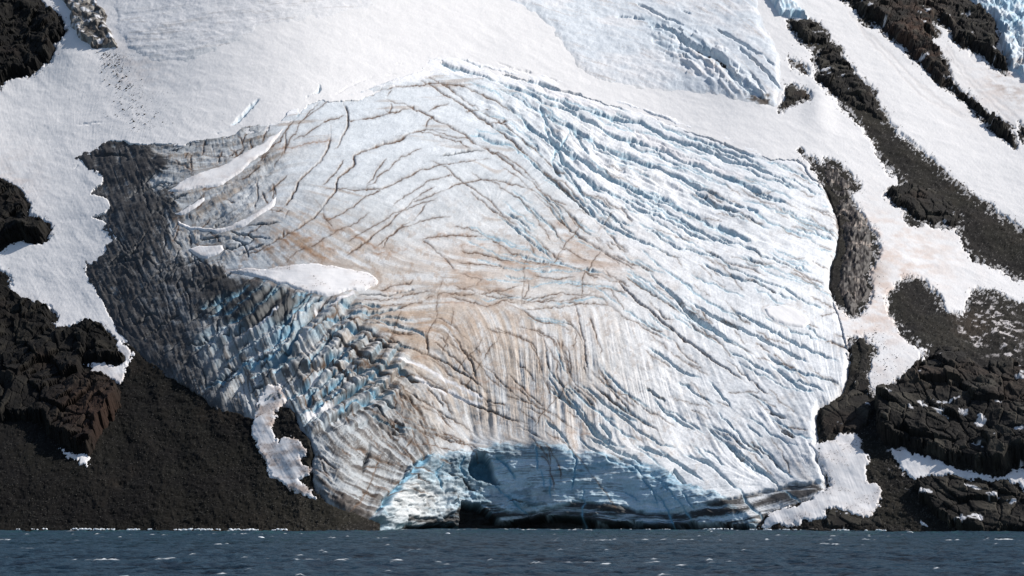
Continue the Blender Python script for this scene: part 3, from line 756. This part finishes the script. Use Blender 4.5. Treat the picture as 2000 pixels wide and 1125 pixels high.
# ------------------------------------------------------------ mesh building from the slope grid
def material(name, rough_=.8, bump=.0, bscale=1., spec=.3, var=.12):
    m = bpy.data.materials.new(name); m.use_nodes = True; t = m.node_tree; b = t.nodes['Principled BSDF']
    b.inputs['Roughness'].default_value = rough_; b.inputs['Specular IOR Level'].default_value = spec
    a = t.nodes.new('ShaderNodeAttribute'); a.attribute_name = 'Col'
    tc = t.nodes.new('ShaderNodeTexCoord'); n = t.nodes.new('ShaderNodeTexNoise'); n.inputs['Scale'].default_value = bscale
    n.inputs['Detail'].default_value = 4; n.inputs['Roughness'].default_value = .65
    t.links.new(tc.outputs['Object'], n.inputs['Vector'])
    mr = t.nodes.new('ShaderNodeMapRange'); mr.inputs[1].default_value = .25; mr.inputs[2].default_value = .75; mr.inputs[3].default_value = 1-var; mr.inputs[4].default_value = 1+var
    t.links.new(n.outputs[0], mr.inputs[0])
    mx = t.nodes.new('ShaderNodeVectorMath'); mx.operation = 'SCALE'
    t.links.new(a.outputs['Color'], mx.inputs[0]); t.links.new(mr.outputs[0], mx.inputs['Scale']); t.links.new(mx.outputs[0], b.inputs['Base Color'])
    if bump:
        bp = t.nodes.new('ShaderNodeBump'); bp.inputs['Strength'].default_value = .7; bp.inputs['Distance'].default_value = bump
        t.links.new(n.outputs[0], bp.inputs['Height']); t.links.new(bp.outputs[0], b.inputs['Normal'])
    return m
M_ice = material('glacier_ice', .62, .35, .5, .3, .10)
M_snow = material('snow', .85, .12, .9, .15, .02)
M_scree = material('scree', .95, .5, .8, .15, .35)
M_rock = material('rock', .9, .6, .45, .15, .30)
col_ = sc.collection
def grid_mesh(name, off, keep, c, m, parent=None, smooth=True, hmul=None):
    """faces whose four corners are kept; vertices stand off the slope along its normal"""
    fk = keep[:-1, :-1] & keep[1:, :-1] & keep[:-1, 1:] & keep[1:, 1:]
    if not fk.any(): return None
    used = np.zeros(keep.shape, bool); used[:-1, :-1] |= fk; used[1:, :-1] |= fk; used[:-1, 1:] |= fk; used[1:, 1:] |= fk
    idx = np.full(keep.shape, -1, np.int32); n = int(used.sum()); idx[used] = np.arange(n)
    V = (T[used]+N[used]*off[used][:, None]).astype(np.float32)
    j, i = np.nonzero(fk)
    Fc = np.stack([idx[j+1, i], idx[j+1, i+1], idx[j, i+1], idx[j, i]], 1).astype(np.int32)
    me = bpy.data.meshes.new(name); me.vertices.add(n); me.vertices.foreach_set('co', V.ravel())
    me.loops.add(Fc.size); me.loops.foreach_set('vertex_index', Fc.ravel())
    me.polygons.add(len(Fc)); me.polygons.foreach_set('loop_start', np.arange(0, Fc.size, 4, dtype=np.int32))
    me.polygons.foreach_set('use_smooth', np.full(len(Fc), smooth))
    at = me.color_attributes.new('Col', 'FLOAT_COLOR', 'POINT')
    rgba = np.ones((n, 4), np.float32); rgba[:, :3] = c[used]; at.data.foreach_set('color', rgba.ravel())
    me.materials.append(m); me.update(calc_edges=True)
    o = bpy.data.objects.new(name, me); col_.objects.link(o)
    if parent: o.parent = parent
    return o
def tag(o, label=None, cat=None, group=None, kind=None):
    if label: o['label'] = label
    if cat: o['category'] = cat
    if group: o['group'] = group
    if kind: o['kind'] = kind
    return o
def empty(name): o = bpy.data.objects.new(name, None); col_.objects.link(o); return o

# the mountainside itself (scree and gravel), one sheet under everything
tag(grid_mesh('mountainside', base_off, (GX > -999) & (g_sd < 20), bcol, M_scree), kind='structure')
tag(grid_mesh('snowfield', snow_off, (snow_sd > -4) & (g_sd < 16), scol, M_snow), kind='structure')

# the glacier: one body, its parts meet along shared edges of the grid
gl = empty('glacier'); tag(gl, 'huge cracked blue-white glacier tongue with brown stains reaching down to the sea', 'glacier')
gk = g_sd > -5
front = (cliff_sd > 0); bas = (basal > .5) & gk
deb = (debris > .5) & ~front
grow1 = lambda m: m | np.roll(m, 1, 0) | np.roll(m, 1, 1) | np.roll(np.roll(m, 1, 0), 1, 1)
def part_faces(name, sel, label=None):
    # sel is per face (lower index corner); vertices kept = corners of those faces
    fk = sel[:-1, :-1] & gk[:-1, :-1] & gk[1:, :-1] & gk[:-1, 1:] & gk[1:, 1:]
    global _fk
    o = grid_faces(name, g_off, fk, col, M_ice, gl)
    if label: o['label'] = label
    return o
def grid_faces(name, off, fk, c, m, parent):
    keep = np.zeros(GX.shape, bool); keep[:-1, :-1] |= fk; keep[1:, :-1] |= fk; keep[:-1, 1:] |= fk; keep[1:, 1:] |= fk
    idx = np.full(keep.shape, -1, np.int32); n = int(keep.sum()); idx[keep] = np.arange(n)
    V = (T[keep]+N[keep]*off[keep][:, None]).astype(np.float32)
    j, i = np.nonzero(fk); Fc = np.stack([idx[j+1, i], idx[j+1, i+1], idx[j, i+1], idx[j, i]], 1).astype(np.int32)
    me = bpy.data.meshes.new(name); me.vertices.add(n); me.vertices.foreach_set('co', V.ravel())
    me.loops.add(Fc.size); me.loops.foreach_set('vertex_index', Fc.ravel())
    me.polygons.add(len(Fc)); me.polygons.foreach_set('loop_start', np.arange(0, Fc.size, 4, dtype=np.int32))
    me.polygons.foreach_set('use_smooth', np.full(len(Fc), True))
    at = me.color_attributes.new('Col', 'FLOAT_COLOR', 'POINT')
    rgba = np.ones((n, 4), np.float32); rgba[:, :3] = c[keep]; at.data.foreach_set('color', rgba.ravel())
    me.materials.append(m); me.update(calc_edges=True)
    o = bpy.data.objects.new(name, me); col_.objects.link(o); o.parent = parent; return o
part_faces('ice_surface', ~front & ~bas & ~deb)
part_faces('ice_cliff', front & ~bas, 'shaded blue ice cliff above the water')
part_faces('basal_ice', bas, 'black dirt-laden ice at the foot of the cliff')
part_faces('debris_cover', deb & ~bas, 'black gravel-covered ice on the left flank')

# upper ice tongues: thin bodies of their own lying on the snow slope
def tongue(name, poly, h, c, label, seed, rel, soft=8):
    a, b = warp(4, 20, seed, 5, .6); sd_ = poly_sdf(poly, a, b, 60)
    off = snow_off+h*sm(sd_/soft)-.9+rel*sm(sd_/max(soft, 8))
    off = np.where(sd_ < 0, snow_off-1.2+sd_*.3, off)
    if name == 'dirty_ice_ridge': off = np.maximum(base_off+3.5, 0)*0+h*sm(sd_/soft)+rel-2
    o = grid_mesh(name, off, (sd_ > -3) & ((snow_sd > -8) | (name == 'dirty_ice_ridge')), c, M_ice); tag(o, label, {'dirty_ice_ridge': 'ice ridge', 'serac_pile': 'serac pile', 'ice_remnant': 'ice cliff', 'icefall': 'icefall', 'ice_apron': 'ice slope'}.get(name, 'glacier')); return sd_
ucol = np.empty_like(col); ucol[:] = (.70, .74, .775)
ucol = mix(ucol, (.82, .81, .81), sm(.3+2*fbm(SX, SS, 45, 3, 541)+.2*lic_c_m)*.7)
ucol = mix(ucol, (.45, .56, .64), np.clip(bluec*.8+mid_r*.6*sm(.4-.4*lic_c_m), 0, 1))
ucol = mix(ucol, (.45, .37, .31), sm((lic_c_f+.5*lic_c_m-.8)/1.6)*.45)
ucol = mix(ucol, (.09, .07, .055), zone(P("1440,195 1460,188 1500,192 1505,212 1480,212 1450,204"), 8, 5, 10, 33)*sm(.5+fsm*2))
ucol = mix(ucol, (.55, .53, .5), sm(1-np.abs(poly_sdf(UPPER_R, wx3, wv3))/14)*.6)
relu = (.04+.2*pat_n)*lic_c_m+.03*lic_f_f+mid_r*(.8*lic_c_m+3.2*fc1)-np.minimum(trench, 5)*.9+1.2*fsm+1.2*blob(1500, 120, 60, 90)
tongue('hanging_glacier', UPPER_R, 3, ucol, 'upper ice tongue hanging above the main glacier, with a blue crevassed scarp', 41, relu, 26)
lcol = np.empty_like(col); lcol[:] = (.60, .615, .62)
lcol = mix(lcol, (.80, .79, .79), np.clip(sm(.5+1.6*fbm(SX, SS, 50, 4, 501)+.2*lic_f_m)*.7+.8*sm((130-GV-.10*(GX-300))/70), 0, .95))
lcol = mix(lcol, (.40, .36, .32), sm((lic_f_f+.7*lic_f_m-.8)/1.6)*.4)
ser_l = zone(P("110,-100 120,0 145,30 165,60 180,85 200,98 232,95 215,60 205,30 190,0 170,-100"), 8, 7, 14, 43)
tongue('ice_apron', UPPER_L, 1.4, lcol, 'grey bare ice apron at upper left above the smooth snow', 44, .14*lic_f_m+.02*lic_f_f+.7*fsm, 22)
rcol = np.empty_like(col); rcol[:] = (.30, .28, .25)
rcol = mix(rcol, (.07, .06, .05), sm(.5+1.5*fsm+.8*fc2)); rcol = mix(rcol, (.75, .75, .77), sm((fbm(SX, SS, 9, 3, 511)-.2)/.1)*.8)
tongue('serac_pile', P("105,-140 118,0 140,25 135,55 150,78 165,92 185,100 205,98 228,96 222,75 212,55 205,20 190,0 180,-140"), 6, rcol, 'dirty broken serac pile between the top left cliff and the ice apron', 45, 5*fc1+2.5*fc2, 6)
icol = np.empty_like(col); icol[:] = (.70, .76, .80)
icol = mix(icol, (.34, .55, .68), sm(.2+1.6*fbm(SX, SS, 25, 4, 521)+.7*fc2)*.8); icol = mix(icol, (.35, .28, .24), sm(.0+1.6*fsm)*sm((GV-60)/60)*.8)
tongue('icefall', ICEFALL, 10, icol, 'crumbled pale blue icefall in the top right corner', 46, 6*fc1+3*fc2, 10)
tongue('ice_remnant', ICEFALL_S, 9, icol, 'small blue ice cliff above the flat-topped black rock', 47, 2*fc1+1.8*fc2+3*ridged(SX, SS*.2, 9, 3, 531), 5)
dcol = np.empty_like(col); dcol[:] = (.040, .031, .026)
dcol = mix(dcol, (.028, .023, .020), sm(.4+.25*lic_f_m+fsm)); dcol = mix(dcol, (.36, .29, .24), sm((lic_f_m*.25+.3*lic_f_f+2.2*fbm(SX, SS, 14, 4, 591, .6)-.75)/.5)*.8)
tongue('dirty_ice_ridge', P("1560,296 1578,312 1600,317 1622,316 1642,326 1662,345 1679,364 1676,372 1660,372 1666,395 1682,418 1700,448 1716,480 1712,510 1698,532 1700,560 1703,580 1690,600 1668,622 1650,610 1630,560 1632,520 1643,490 1648,455 1630,400 1612,362 1592,330"), 3.5, dcol, 'dark brown rounded ridge of dirty ice along the right margin of the glacier', 48, 5*blob(1672, 480, 34, 130)-2+.10*lic_f_m+.12*lic_f_f+3.2*fsm+1.2*fc2+1.5*fc1, 12)
print('ice', round(time.time()-T0, 1))

# snow patches, each a thing
LBL = {
 'snow_patch_lens': 'large lens of clean snow lying on the stained middle of the glacier',
 'snow_patch_oval': 'oval white snow patch near the right edge of the glacier',
 'snow_patch_small': 'small ragged snow patch between dark debris left of the big snow lens',
 'snow_band_low': 'narrow curved snow band in the lower left crevasse',
 'snow_band_high': 'broad sloping snow band between two crevasses on the upper left of the ice',
 'snow_band_short': 'short snow strip just above the narrow curved snow band',
 'snow_gully': 'forked snow patch in the gully at the top of the left scree slope',
 'snow_scrap': 'tiny snow patch alone under the left crag',
 'snow_dirty': 'dirty pinkish snow strip between the left scree and the glacier toe',
 'snow_tongue': 'curved white snow tongue under the big black cliff at right',
 'snow_apron': 'large snow apron between the glacier toe and the right shore rocks',
 'snow_fleck': 'tiny snow fleck on the lower right scree near the water',
}
top_off = np.where(g_sd > 0, g_off, base_off)
sm_top = blur(top_off, 4)
for k, p in S.items():
    a, b = warp(3.6, 14, 61, 5, .7) if k in ('snow_gully', 'snow_scrap', 'snow_dirty', 'snow_tongue', 'snow_apron', 'snow_fleck') else warp(3, 32, 61, 5, .5); sd_ = poly_sdf(p, a, b, 40)+(2 if k == 'snow_dirty' else 0); sd_ = sd_+(1.2 if k in ('snow_patch_lens', 'snow_patch_oval', 'snow_patch_small', 'snow_band_low', 'snow_band_high', 'snow_band_short') else 3.5)*edge_n*sm(1-np.abs(sd_)/14)
    on_ice = k in ('snow_patch_lens', 'snow_patch_oval', 'snow_patch_small', 'snow_band_low', 'snow_band_high', 'snow_band_short')
    bse = np.maximum(sm_top, blur(np.maximum(g_off, base_off), 3)) if on_ice else blur(np.maximum(np.where(g_sd > 0, g_off, -9), np.maximum(base_off, -1)), 6)
    off = bse+(1.7 if on_ice else 1.5)*sm(sd_/5)-.4+.25*fbm(SX, SS, 6, 3, 71)+.05*rip
    off = np.where(sd_ < 0, bse-1+sd_*.4, off)
    c = mix(np.broadcast_to(np.array((.86, .84, .83), np.float32), col.shape), (.50, .41, .36), (1.2 if k == 'snow_dirty' else .0 if k == 'snow_patch_oval' else .35)*sm(.35+1.3*fsm)*(1-sm(sd_/25)*.4))
    c = mix(c, (.10, .08, .07), ((grain > .93) & (fsm > .1))*.7*(k in ('snow_dirty', 'snow_apron', 'snow_patch_lens')))
    o = grid_mesh(k if not k.startswith('snow_') else ('snow_patch'), off, (sd_ > -2.5), c, M_snow)
    tag(o, LBL[k], 'snow patch')

# rock outcrops, each a thing, standing proud of the slope
ra, rb = warp(3.5, 14, 31, 5, .65)
rk1, re1, rr1 = facets(SX+6*fbm(SX, SS, 30, 3, 601), SS*.75+6*fbm(SX, SS, 30, 3, 611), 12, 8)
rk2, re2, rr2 = facets(SX+2*fbm(SX, SS, 9, 3, 621), SS*.6, 5, 9)
rk0, _e0, _r0 = facets(SX+10*fbm(SX, SS, 40, 3, 691), SS*.7+10*fbm(SX, SS, 40, 3, 695), 32, 14)
rel_rock = 9*ridged(SX+.35*SS, SS*.7-.3*SX, 55, 4, 631, .45)+9*rk0+3.6*rk1+1.0*rk2+.7*fbm(SX, SS, 3, 3, 641, .7)-1.6*np.exp(-(re1/.07)**2)-1.5*np.exp(-(_e0/.04)**2)
kcol = np.empty_like(col); kcol[:] = (.019, .017, .015)
kcol = mix(kcol, (.050, .045, .036), sm(.1+1.3*rk1+1.0*fbm(SX, SS, 18, 4, 651)))
kcol = mix(kcol, (.055, .038, .028), sm(-.4+1.8*fbm(SX, SS, 45, 4, 661))*.7)
kcol = mix(kcol, (.12, .062, .04), blob(200, 820, 70, 60)*.6+.5*blob(1790, 90, 60, 90)*sm(.5+fsm))
kcol *= (.75+.5*grain[..., None])*(1-.62*sm((640-GX)/200))[..., None]  # grain, and shade of the left-hand rocks painted as darker colour
kcol = mix(kcol, (.8, .79, .8), sm((fbm(SX, SS, 16, 4, 671, .6)-.50)/.06)*sm((GX-1000)/200)*.8)
for k, (p, h, lab) in ROCK.items():
    sd_ = poly_sdf(p, ra, rb, 70)
    h = h*.6; scale = min(.8, h/14)
    e = 5+h*.35
    bs = np.where(snow_sd > 0, snow_off, np.maximum(blur(base_off, 5), -1))
    off = h*.8*sm(sd_/e)+rel_rock*scale*sm(sd_/(e*.8))-.5
    off = np.where(sd_ < 0, -2+sd_*.8, off)
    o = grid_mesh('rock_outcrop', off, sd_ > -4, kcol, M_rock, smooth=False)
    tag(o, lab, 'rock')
print('rocks', round(time.time()-T0, 1))

# ------------------------------------------------------------ loose boulders and ice blocks
top_all = np.maximum(np.where(g_sd > 2, g_off, -99), np.maximum(np.where(snow_sd > 0, snow_off, -99), base_off))
def surf(x, v):
    i = int(round((x-xs[0])/STEP)); j = int(round((v-vs[0])/STEP)); p = T[j, i]+N[j, i]*float(top_all[j, i]); return p
def lump(name, seed, flat=.7, ang=.0, sub=2):
    import bmesh
    bm = bmesh.new(); bmesh.ops.create_icosphere(bm, subdivisions=sub, radius=.5)
    r = random.Random(seed); cuts = [(Vector((r.gauss(0, 1), r.gauss(0, 1), r.gauss(0, 1))).normalized(), r.uniform(.28, .42)) for _ in range(9)]
    for v in bm.verts:
        for n_, d_ in cuts:
            t = v.co.dot(n_)-d_
            if t > 0: v.co -= n_*t
        v.co.z *= flat
    me = bpy.data.meshes.new(name); bm.to_mesh(me); bm.free(); return me
def plain(name, c, r=.9, var=.3):
    m = bpy.data.materials.new(name); m.use_nodes = True; t = m.node_tree; b = t.nodes['Principled BSDF']; b.inputs['Roughness'].default_value = r
    n = t.nodes.new('ShaderNodeTexNoise'); n.inputs['Scale'].default_value = 1.5; tc = t.nodes.new('ShaderNodeTexCoord'); t.links.new(tc.outputs['Object'], n.inputs['Vector'])
    cr = t.nodes.new('ShaderNodeValToRGB'); cr.color_ramp.elements[0].position = .3; cr.color_ramp.elements[1].position = .7
    cr.color_ramp.elements[0].color = (*[q*(1-var) for q in c], 1); cr.color_ramp.elements[1].color = (*[min(1, q*(1+var)) for q in c], 1)
    t.links.new(n.outputs[0], cr.inputs[0]); t.links.new(cr.outputs[0], b.inputs['Base Color']); return m
M_b = plain('boulder_rock', (.05, .042, .037)); M_i = plain('ice_block', (.78, .82, .85), .5, .08)
bl_me = [lump('boulder', s) for s in range(5)]; ic_me = [lump('ice_block', 50+s, .8) for s in range(5)]
for m_ in bl_me: m_.materials.append(M_b)
for m_ in ic_me: m_.materials.append(M_i)
def scatter(n, f, mes, name, size, label, cat, group, sink=.2):
    for k in range(n):
        x, v = f(k); p = surf(x, v); s_ = size()
        o = bpy.data.objects.new(name, random.choice(mes)); col_.objects.link(o)
        o.location = (p[0], p[1]-s_*.1, p[2]+s_*(.35-sink)); o.scale = (s_*random.uniform(.8, 1.4), s_, s_*random.uniform(.6, 1)); o.rotation_euler = (random.uniform(-.3, .3), random.uniform(-.3, .3), random.uniform(0, 6.3))
        tag(o, label, cat, group)
def trail(k):
    t = random.random()**1.25; x = 210+75*t+random.gauss(0, 9+22*t); v = 102+150*t+random.gauss(0, 7); return x, v
scatter(130, trail, bl_me, 'boulder', lambda: random.uniform(.9, 2.4)*(1 if random.random() < .85 else 1.5), 'dark boulder in the rockfall trail on the upper left snow below the serac pile', 'boulder', 'boulders fallen on the upper left snow', .1)
def tr_r(k):
    t = random.random(); x = 1690+90*t*random.random()+random.gauss(0, 16); return min(1795, x), 650+95*t+random.gauss(0, 8)
scatter(45, tr_r, bl_me, 'boulder', lambda: random.uniform(.7, 1.9), 'dark stone strewn on the pinkish snow strip between the glacier and the right scree', 'boulder', 'stones on the right snow strip', .1)
def tr_s(k): return random.choice([(random.uniform(1690, 1725), random.uniform(500, 600)), (random.uniform(1640, 1700), random.uniform(870, 960))])
scatter(20, tr_s, bl_me, 'boulder', lambda: random.uniform(.6, 1.6), 'small dark stone lying on the snow beside the right margin of the glacier', 'boulder', 'stones beside the right margin', .1)
def rubble(name, n, f, sz):
    vv = []; ff = []; base = np.array([v.co[:] for v in lump('rubble', 5, .8, sub=1).vertices]); tri = [tuple(p.vertices) for p in lump('rubble', 5, .8, sub=1).polygons]
    for k in range(n):
        x, v = f(k)
        if not (-100 < x < 2100 and -90 < v < 1040): continue
        p = surf(x, v); q = random.uniform(*sz); a = random.uniform(0, 6.3); c, s_ = math.cos(a), math.sin(a)
        b = base*np.array([q*random.uniform(.8, 1.5), q, q*random.uniform(.6, 1)]); b = np.stack([b[:, 0]*c-b[:, 1]*s_, b[:, 0]*s_+b[:, 1]*c, b[:, 2]], 1)+p+np.array([0, 0, q*.15])
        o0 = len(vv)*len(base); vv.append(b); ff += [(t[0]+o0, t[1]+o0, t[2]+o0) for t in tri]
    me = bpy.data.meshes.new(name); me.from_pydata(np.concatenate(vv).tolist(), [], ff); me.materials.append(M_b); o = bpy.data.objects.new(name, me); col_.objects.link(o)
    return o
def small_trail(k):
    r_ = random.random()
    if r_ < .4: return trail(k)
    if r_ < .55: return random.gauss(228, 16), random.gauss(118, 9)
    if r_ < .7: return random.gauss(290, 45), random.gauss(225, 28)
    if r_ < .9: return tr_r(k)[0], random.uniform(640, 760)
    return tr_s(k)
tag(rubble('rubble', 900, small_trail, (.4, 1.1)), 'fine dark rubble scattered over the snow below the serac pile and beside the glacier', 'rubble', kind='stuff')
def on_scree(k):
    while True:
        x, v = random.uniform(-100, 2100), random.uniform(250, 1036); i = int((x-xs[0])/STEP); j = int((v-vs[0])/STEP)
        if snow_sd[j, i] < -2 and g_sd[j, i] < -3: return x, v
M_b2 = plain('scree_stone', (.050, .046, .040), .9, .6)
o = rubble('scree_stones', 9000, on_scree, (.5, 1.5)); o.data.materials[0] = M_b2; tag(o, 'loose grey stones covering the scree slopes on both sides of the glacier', 'stones', kind='stuff')
# ------------------------------------------------------------ sea
wvx = []
def shore_Y(x_px): return float(np.interp(x_px, xs, Y0))
def at_shore(x_px, back=0.): Y = shore_Y(x_px)+back; return (x_px-1000)/F*Y, Y
gxs = np.concatenate([[-6000, -2500, -1200, -700], np.arange(-480, 481, 1.5), [700, 1200, 2500, 6000]])
gys = np.concatenate([[-3000, -500, 200, 400], np.arange(500, 900, 1.1), np.arange(900, 1760, 2.2), [1900]])
X, Y = np.meshgrid(gxs, gys); X = X.astype(np.float32); Y = Y.astype(np.float32)
inn = sm((X+480)/40)*sm((480-X)/40)*sm((Y-500)/30)*sm((1760-Y)/30)
u_ = X+4*fbm(X, Y, 30, 3, 701); 
wav = .55*ridged(u_*.9+Y*.12, Y*.42, 15, 4, 711, .6)+.40*ridged(X*.9+Y*.2, Y*.5, 6, 3, 721, .65)+.35*fbm(X*.4, Y, 60, 2, 731)
Z = wav*inn*1.9-.5
gust = fbm(X*.4, Y, 70, 3, 741)
print('wav', np.percentile(wav, [50, 90, 97, 99, 99.7]))
crest = sm((wav-np.percentile(wav, 99.6)+.25*gust)/.06)*inn*sm((fbm(X*1.4, Y*.4, 9, 3, 751)-.05)/.12)
xpx = 1000+F*X/np.maximum(Y, 50)
dsh = np.interp(xpx.ravel(), xs, Y0).reshape(X.shape)-Y
silt = np.exp(-np.clip(dsh, 0, 9999)/230)*(.7+.3*fbm(X, Y, 50, 3, 761))
wc = np.empty(X.shape+(3,), np.float32); wc[:] = (.004, .013, .025)
def mixb(c, colr, m): m = np.clip(m, 0, 1)[..., None]; return c*(1-m)+np.array(colr, np.float32)*m
wc = mixb(wc, (.040, .115, .120), silt*1.2); wc = mixb(wc, (.03, .05, .08), sm(.5+gust)*.35); wc = mixb(wc, (.024, .047, .070), sm((wav+.8*fbm(X, Y*.5, 4.5, 3, 771, .7)-.12)/.3)); wc = mixb(wc, (.002, .006, .012), sm((.05-wav+.9*fbm(X, Y*.5, 5, 3, 781, .7))/.3)*.9); wc = mixb(wc, (.75, .78, .80), crest*.85)  # silt, gusts, foam; dark troughs and pale crests paint the sky's reflection contrast
ny, nx = X.shape; V = np.stack([X, Y, Z], -1).reshape(-1, 3)
ii = np.arange(nx*ny).reshape(ny, nx); Fc = np.stack([ii[:-1, :-1], ii[:-1, 1:], ii[1:, 1:], ii[1:, :-1]], -1).reshape(-1, 4).astype(np.int32)
me = bpy.data.meshes.new('sea'); me.vertices.add(len(V)); me.vertices.foreach_set('co', V.astype(np.float32).ravel())
me.loops.add(Fc.size); me.loops.foreach_set('vertex_index', Fc.ravel()); me.polygons.add(len(Fc)); me.polygons.foreach_set('loop_start', np.arange(0, Fc.size, 4, dtype=np.int32))
me.polygons.foreach_set('use_smooth', np.full(len(Fc), True))
at = me.color_attributes.new('Col', 'FLOAT_COLOR', 'POINT'); rgba = np.ones((len(V), 4), np.float32); rgba[:, :3] = wc.reshape(-1, 3); at.data.foreach_set('color', rgba.ravel())
M_sea = material('sea_water', .42, 1.1, .55, .015, .4); me.materials.append(M_sea); me.update(calc_edges=True)
sea = bpy.data.objects.new('sea', me); col_.objects.link(sea); tag(sea, kind='structure')

# brash ice thrown up along the waterline
def put(mes, name, X_, Y_, Z_, s_, sx, label, cat, group, fz=1.):
    o = bpy.data.objects.new(name, random.choice(mes)); col_.objects.link(o); o.location = (X_, Y_, Z_); o.scale = (s_*sx, s_, s_*fz)
    o.rotation_euler = (random.uniform(-.2, .2), random.uniform(-.2, .2), random.uniform(-.4, .4)); tag(o, label, cat, group)
def clustered(a, b, n):
    out = []
    while len(out) < n:
        c = random.uniform(a, b); m = random.randint(2, 9)
        for q in range(m): out.append(c+q*random.uniform(2.5, 4.5))
    return [q for q in out[:n] if q < b]
for xp in clustered(15, 598, 150):
    s_ = random.uniform(1.2, 2.6); x_, y_ = at_shore(xp, random.uniform(-1, 3)); put(ic_me, 'ice_block', x_, y_-1, .6+random.uniform(0, .8), s_, random.uniform(1, 1.7), 'white lump in the line of ice along the left beach at the waterline', 'ice block', 'ice stranded along the left beach')
for xp in clustered(1340, 1730, 80):
    s_ = random.uniform(.9, 2.3); x_, y_ = at_shore(xp, random.uniform(-2, 2)); put(ic_me, 'ice_block', x_, y_-1, .4+random.uniform(0, .6), s_, random.uniform(1, 1.9), 'white ice lump washed up at the foot of the right shore', 'ice block', 'ice stranded along the right shore')
for xp in clustered(1180, 1340, 16)+clustered(910, 1180, 12):
    s_ = random.uniform(.7, 1.6); x_, y_ = at_shore(xp, -3); put(ic_me, 'ice_block', x_, y_-3, .3, s_, 1.3, 'small ice lump at the foot of the dark undercut cliff', 'ice block', 'ice below the cliff')
for xp, vp, s_, lab in ((875, 1043, 2.8, 'rounded ice floe floating on the water below the left end of the cliff'), (511, 1051, 3.2, 'flat ice floe floating off the left beach'), (1777, 1041, 3.4, 'whitest ice lump at the waterline below the lower right scree'), (1060, 1048, 1.7, 'small ice floe floating below the middle of the cliff')):
    Y_ = CAMH*F/(vp-HOR); put(ic_me, 'ice_floe', (xp-1000)/F*Y_, Y_, .3, s_, 1.6, lab, 'ice floe', None, .6)
for xp in [random.uniform(-60, 740) for _ in range(40)]+[random.uniform(1480, 2060) for _ in range(50)]:
    s_ = random.uniform(.9, 2.8)*(1.5 if random.random() < .1 else 1); x_, y_ = at_shore(xp, random.uniform(-2, 5)); lf = xp < 800
    put(bl_me, 'boulder', x_, y_, random.uniform(.1, 1.2), s_, random.uniform(1, 1.6), 'dark beach boulder at the waterline on the %s' % ('left scree shore' if lf else 'right shore'), 'boulder', 'beach boulders on the %s' % ('left' if lf else 'right'))
print('done', round(time.time()-T0, 1))
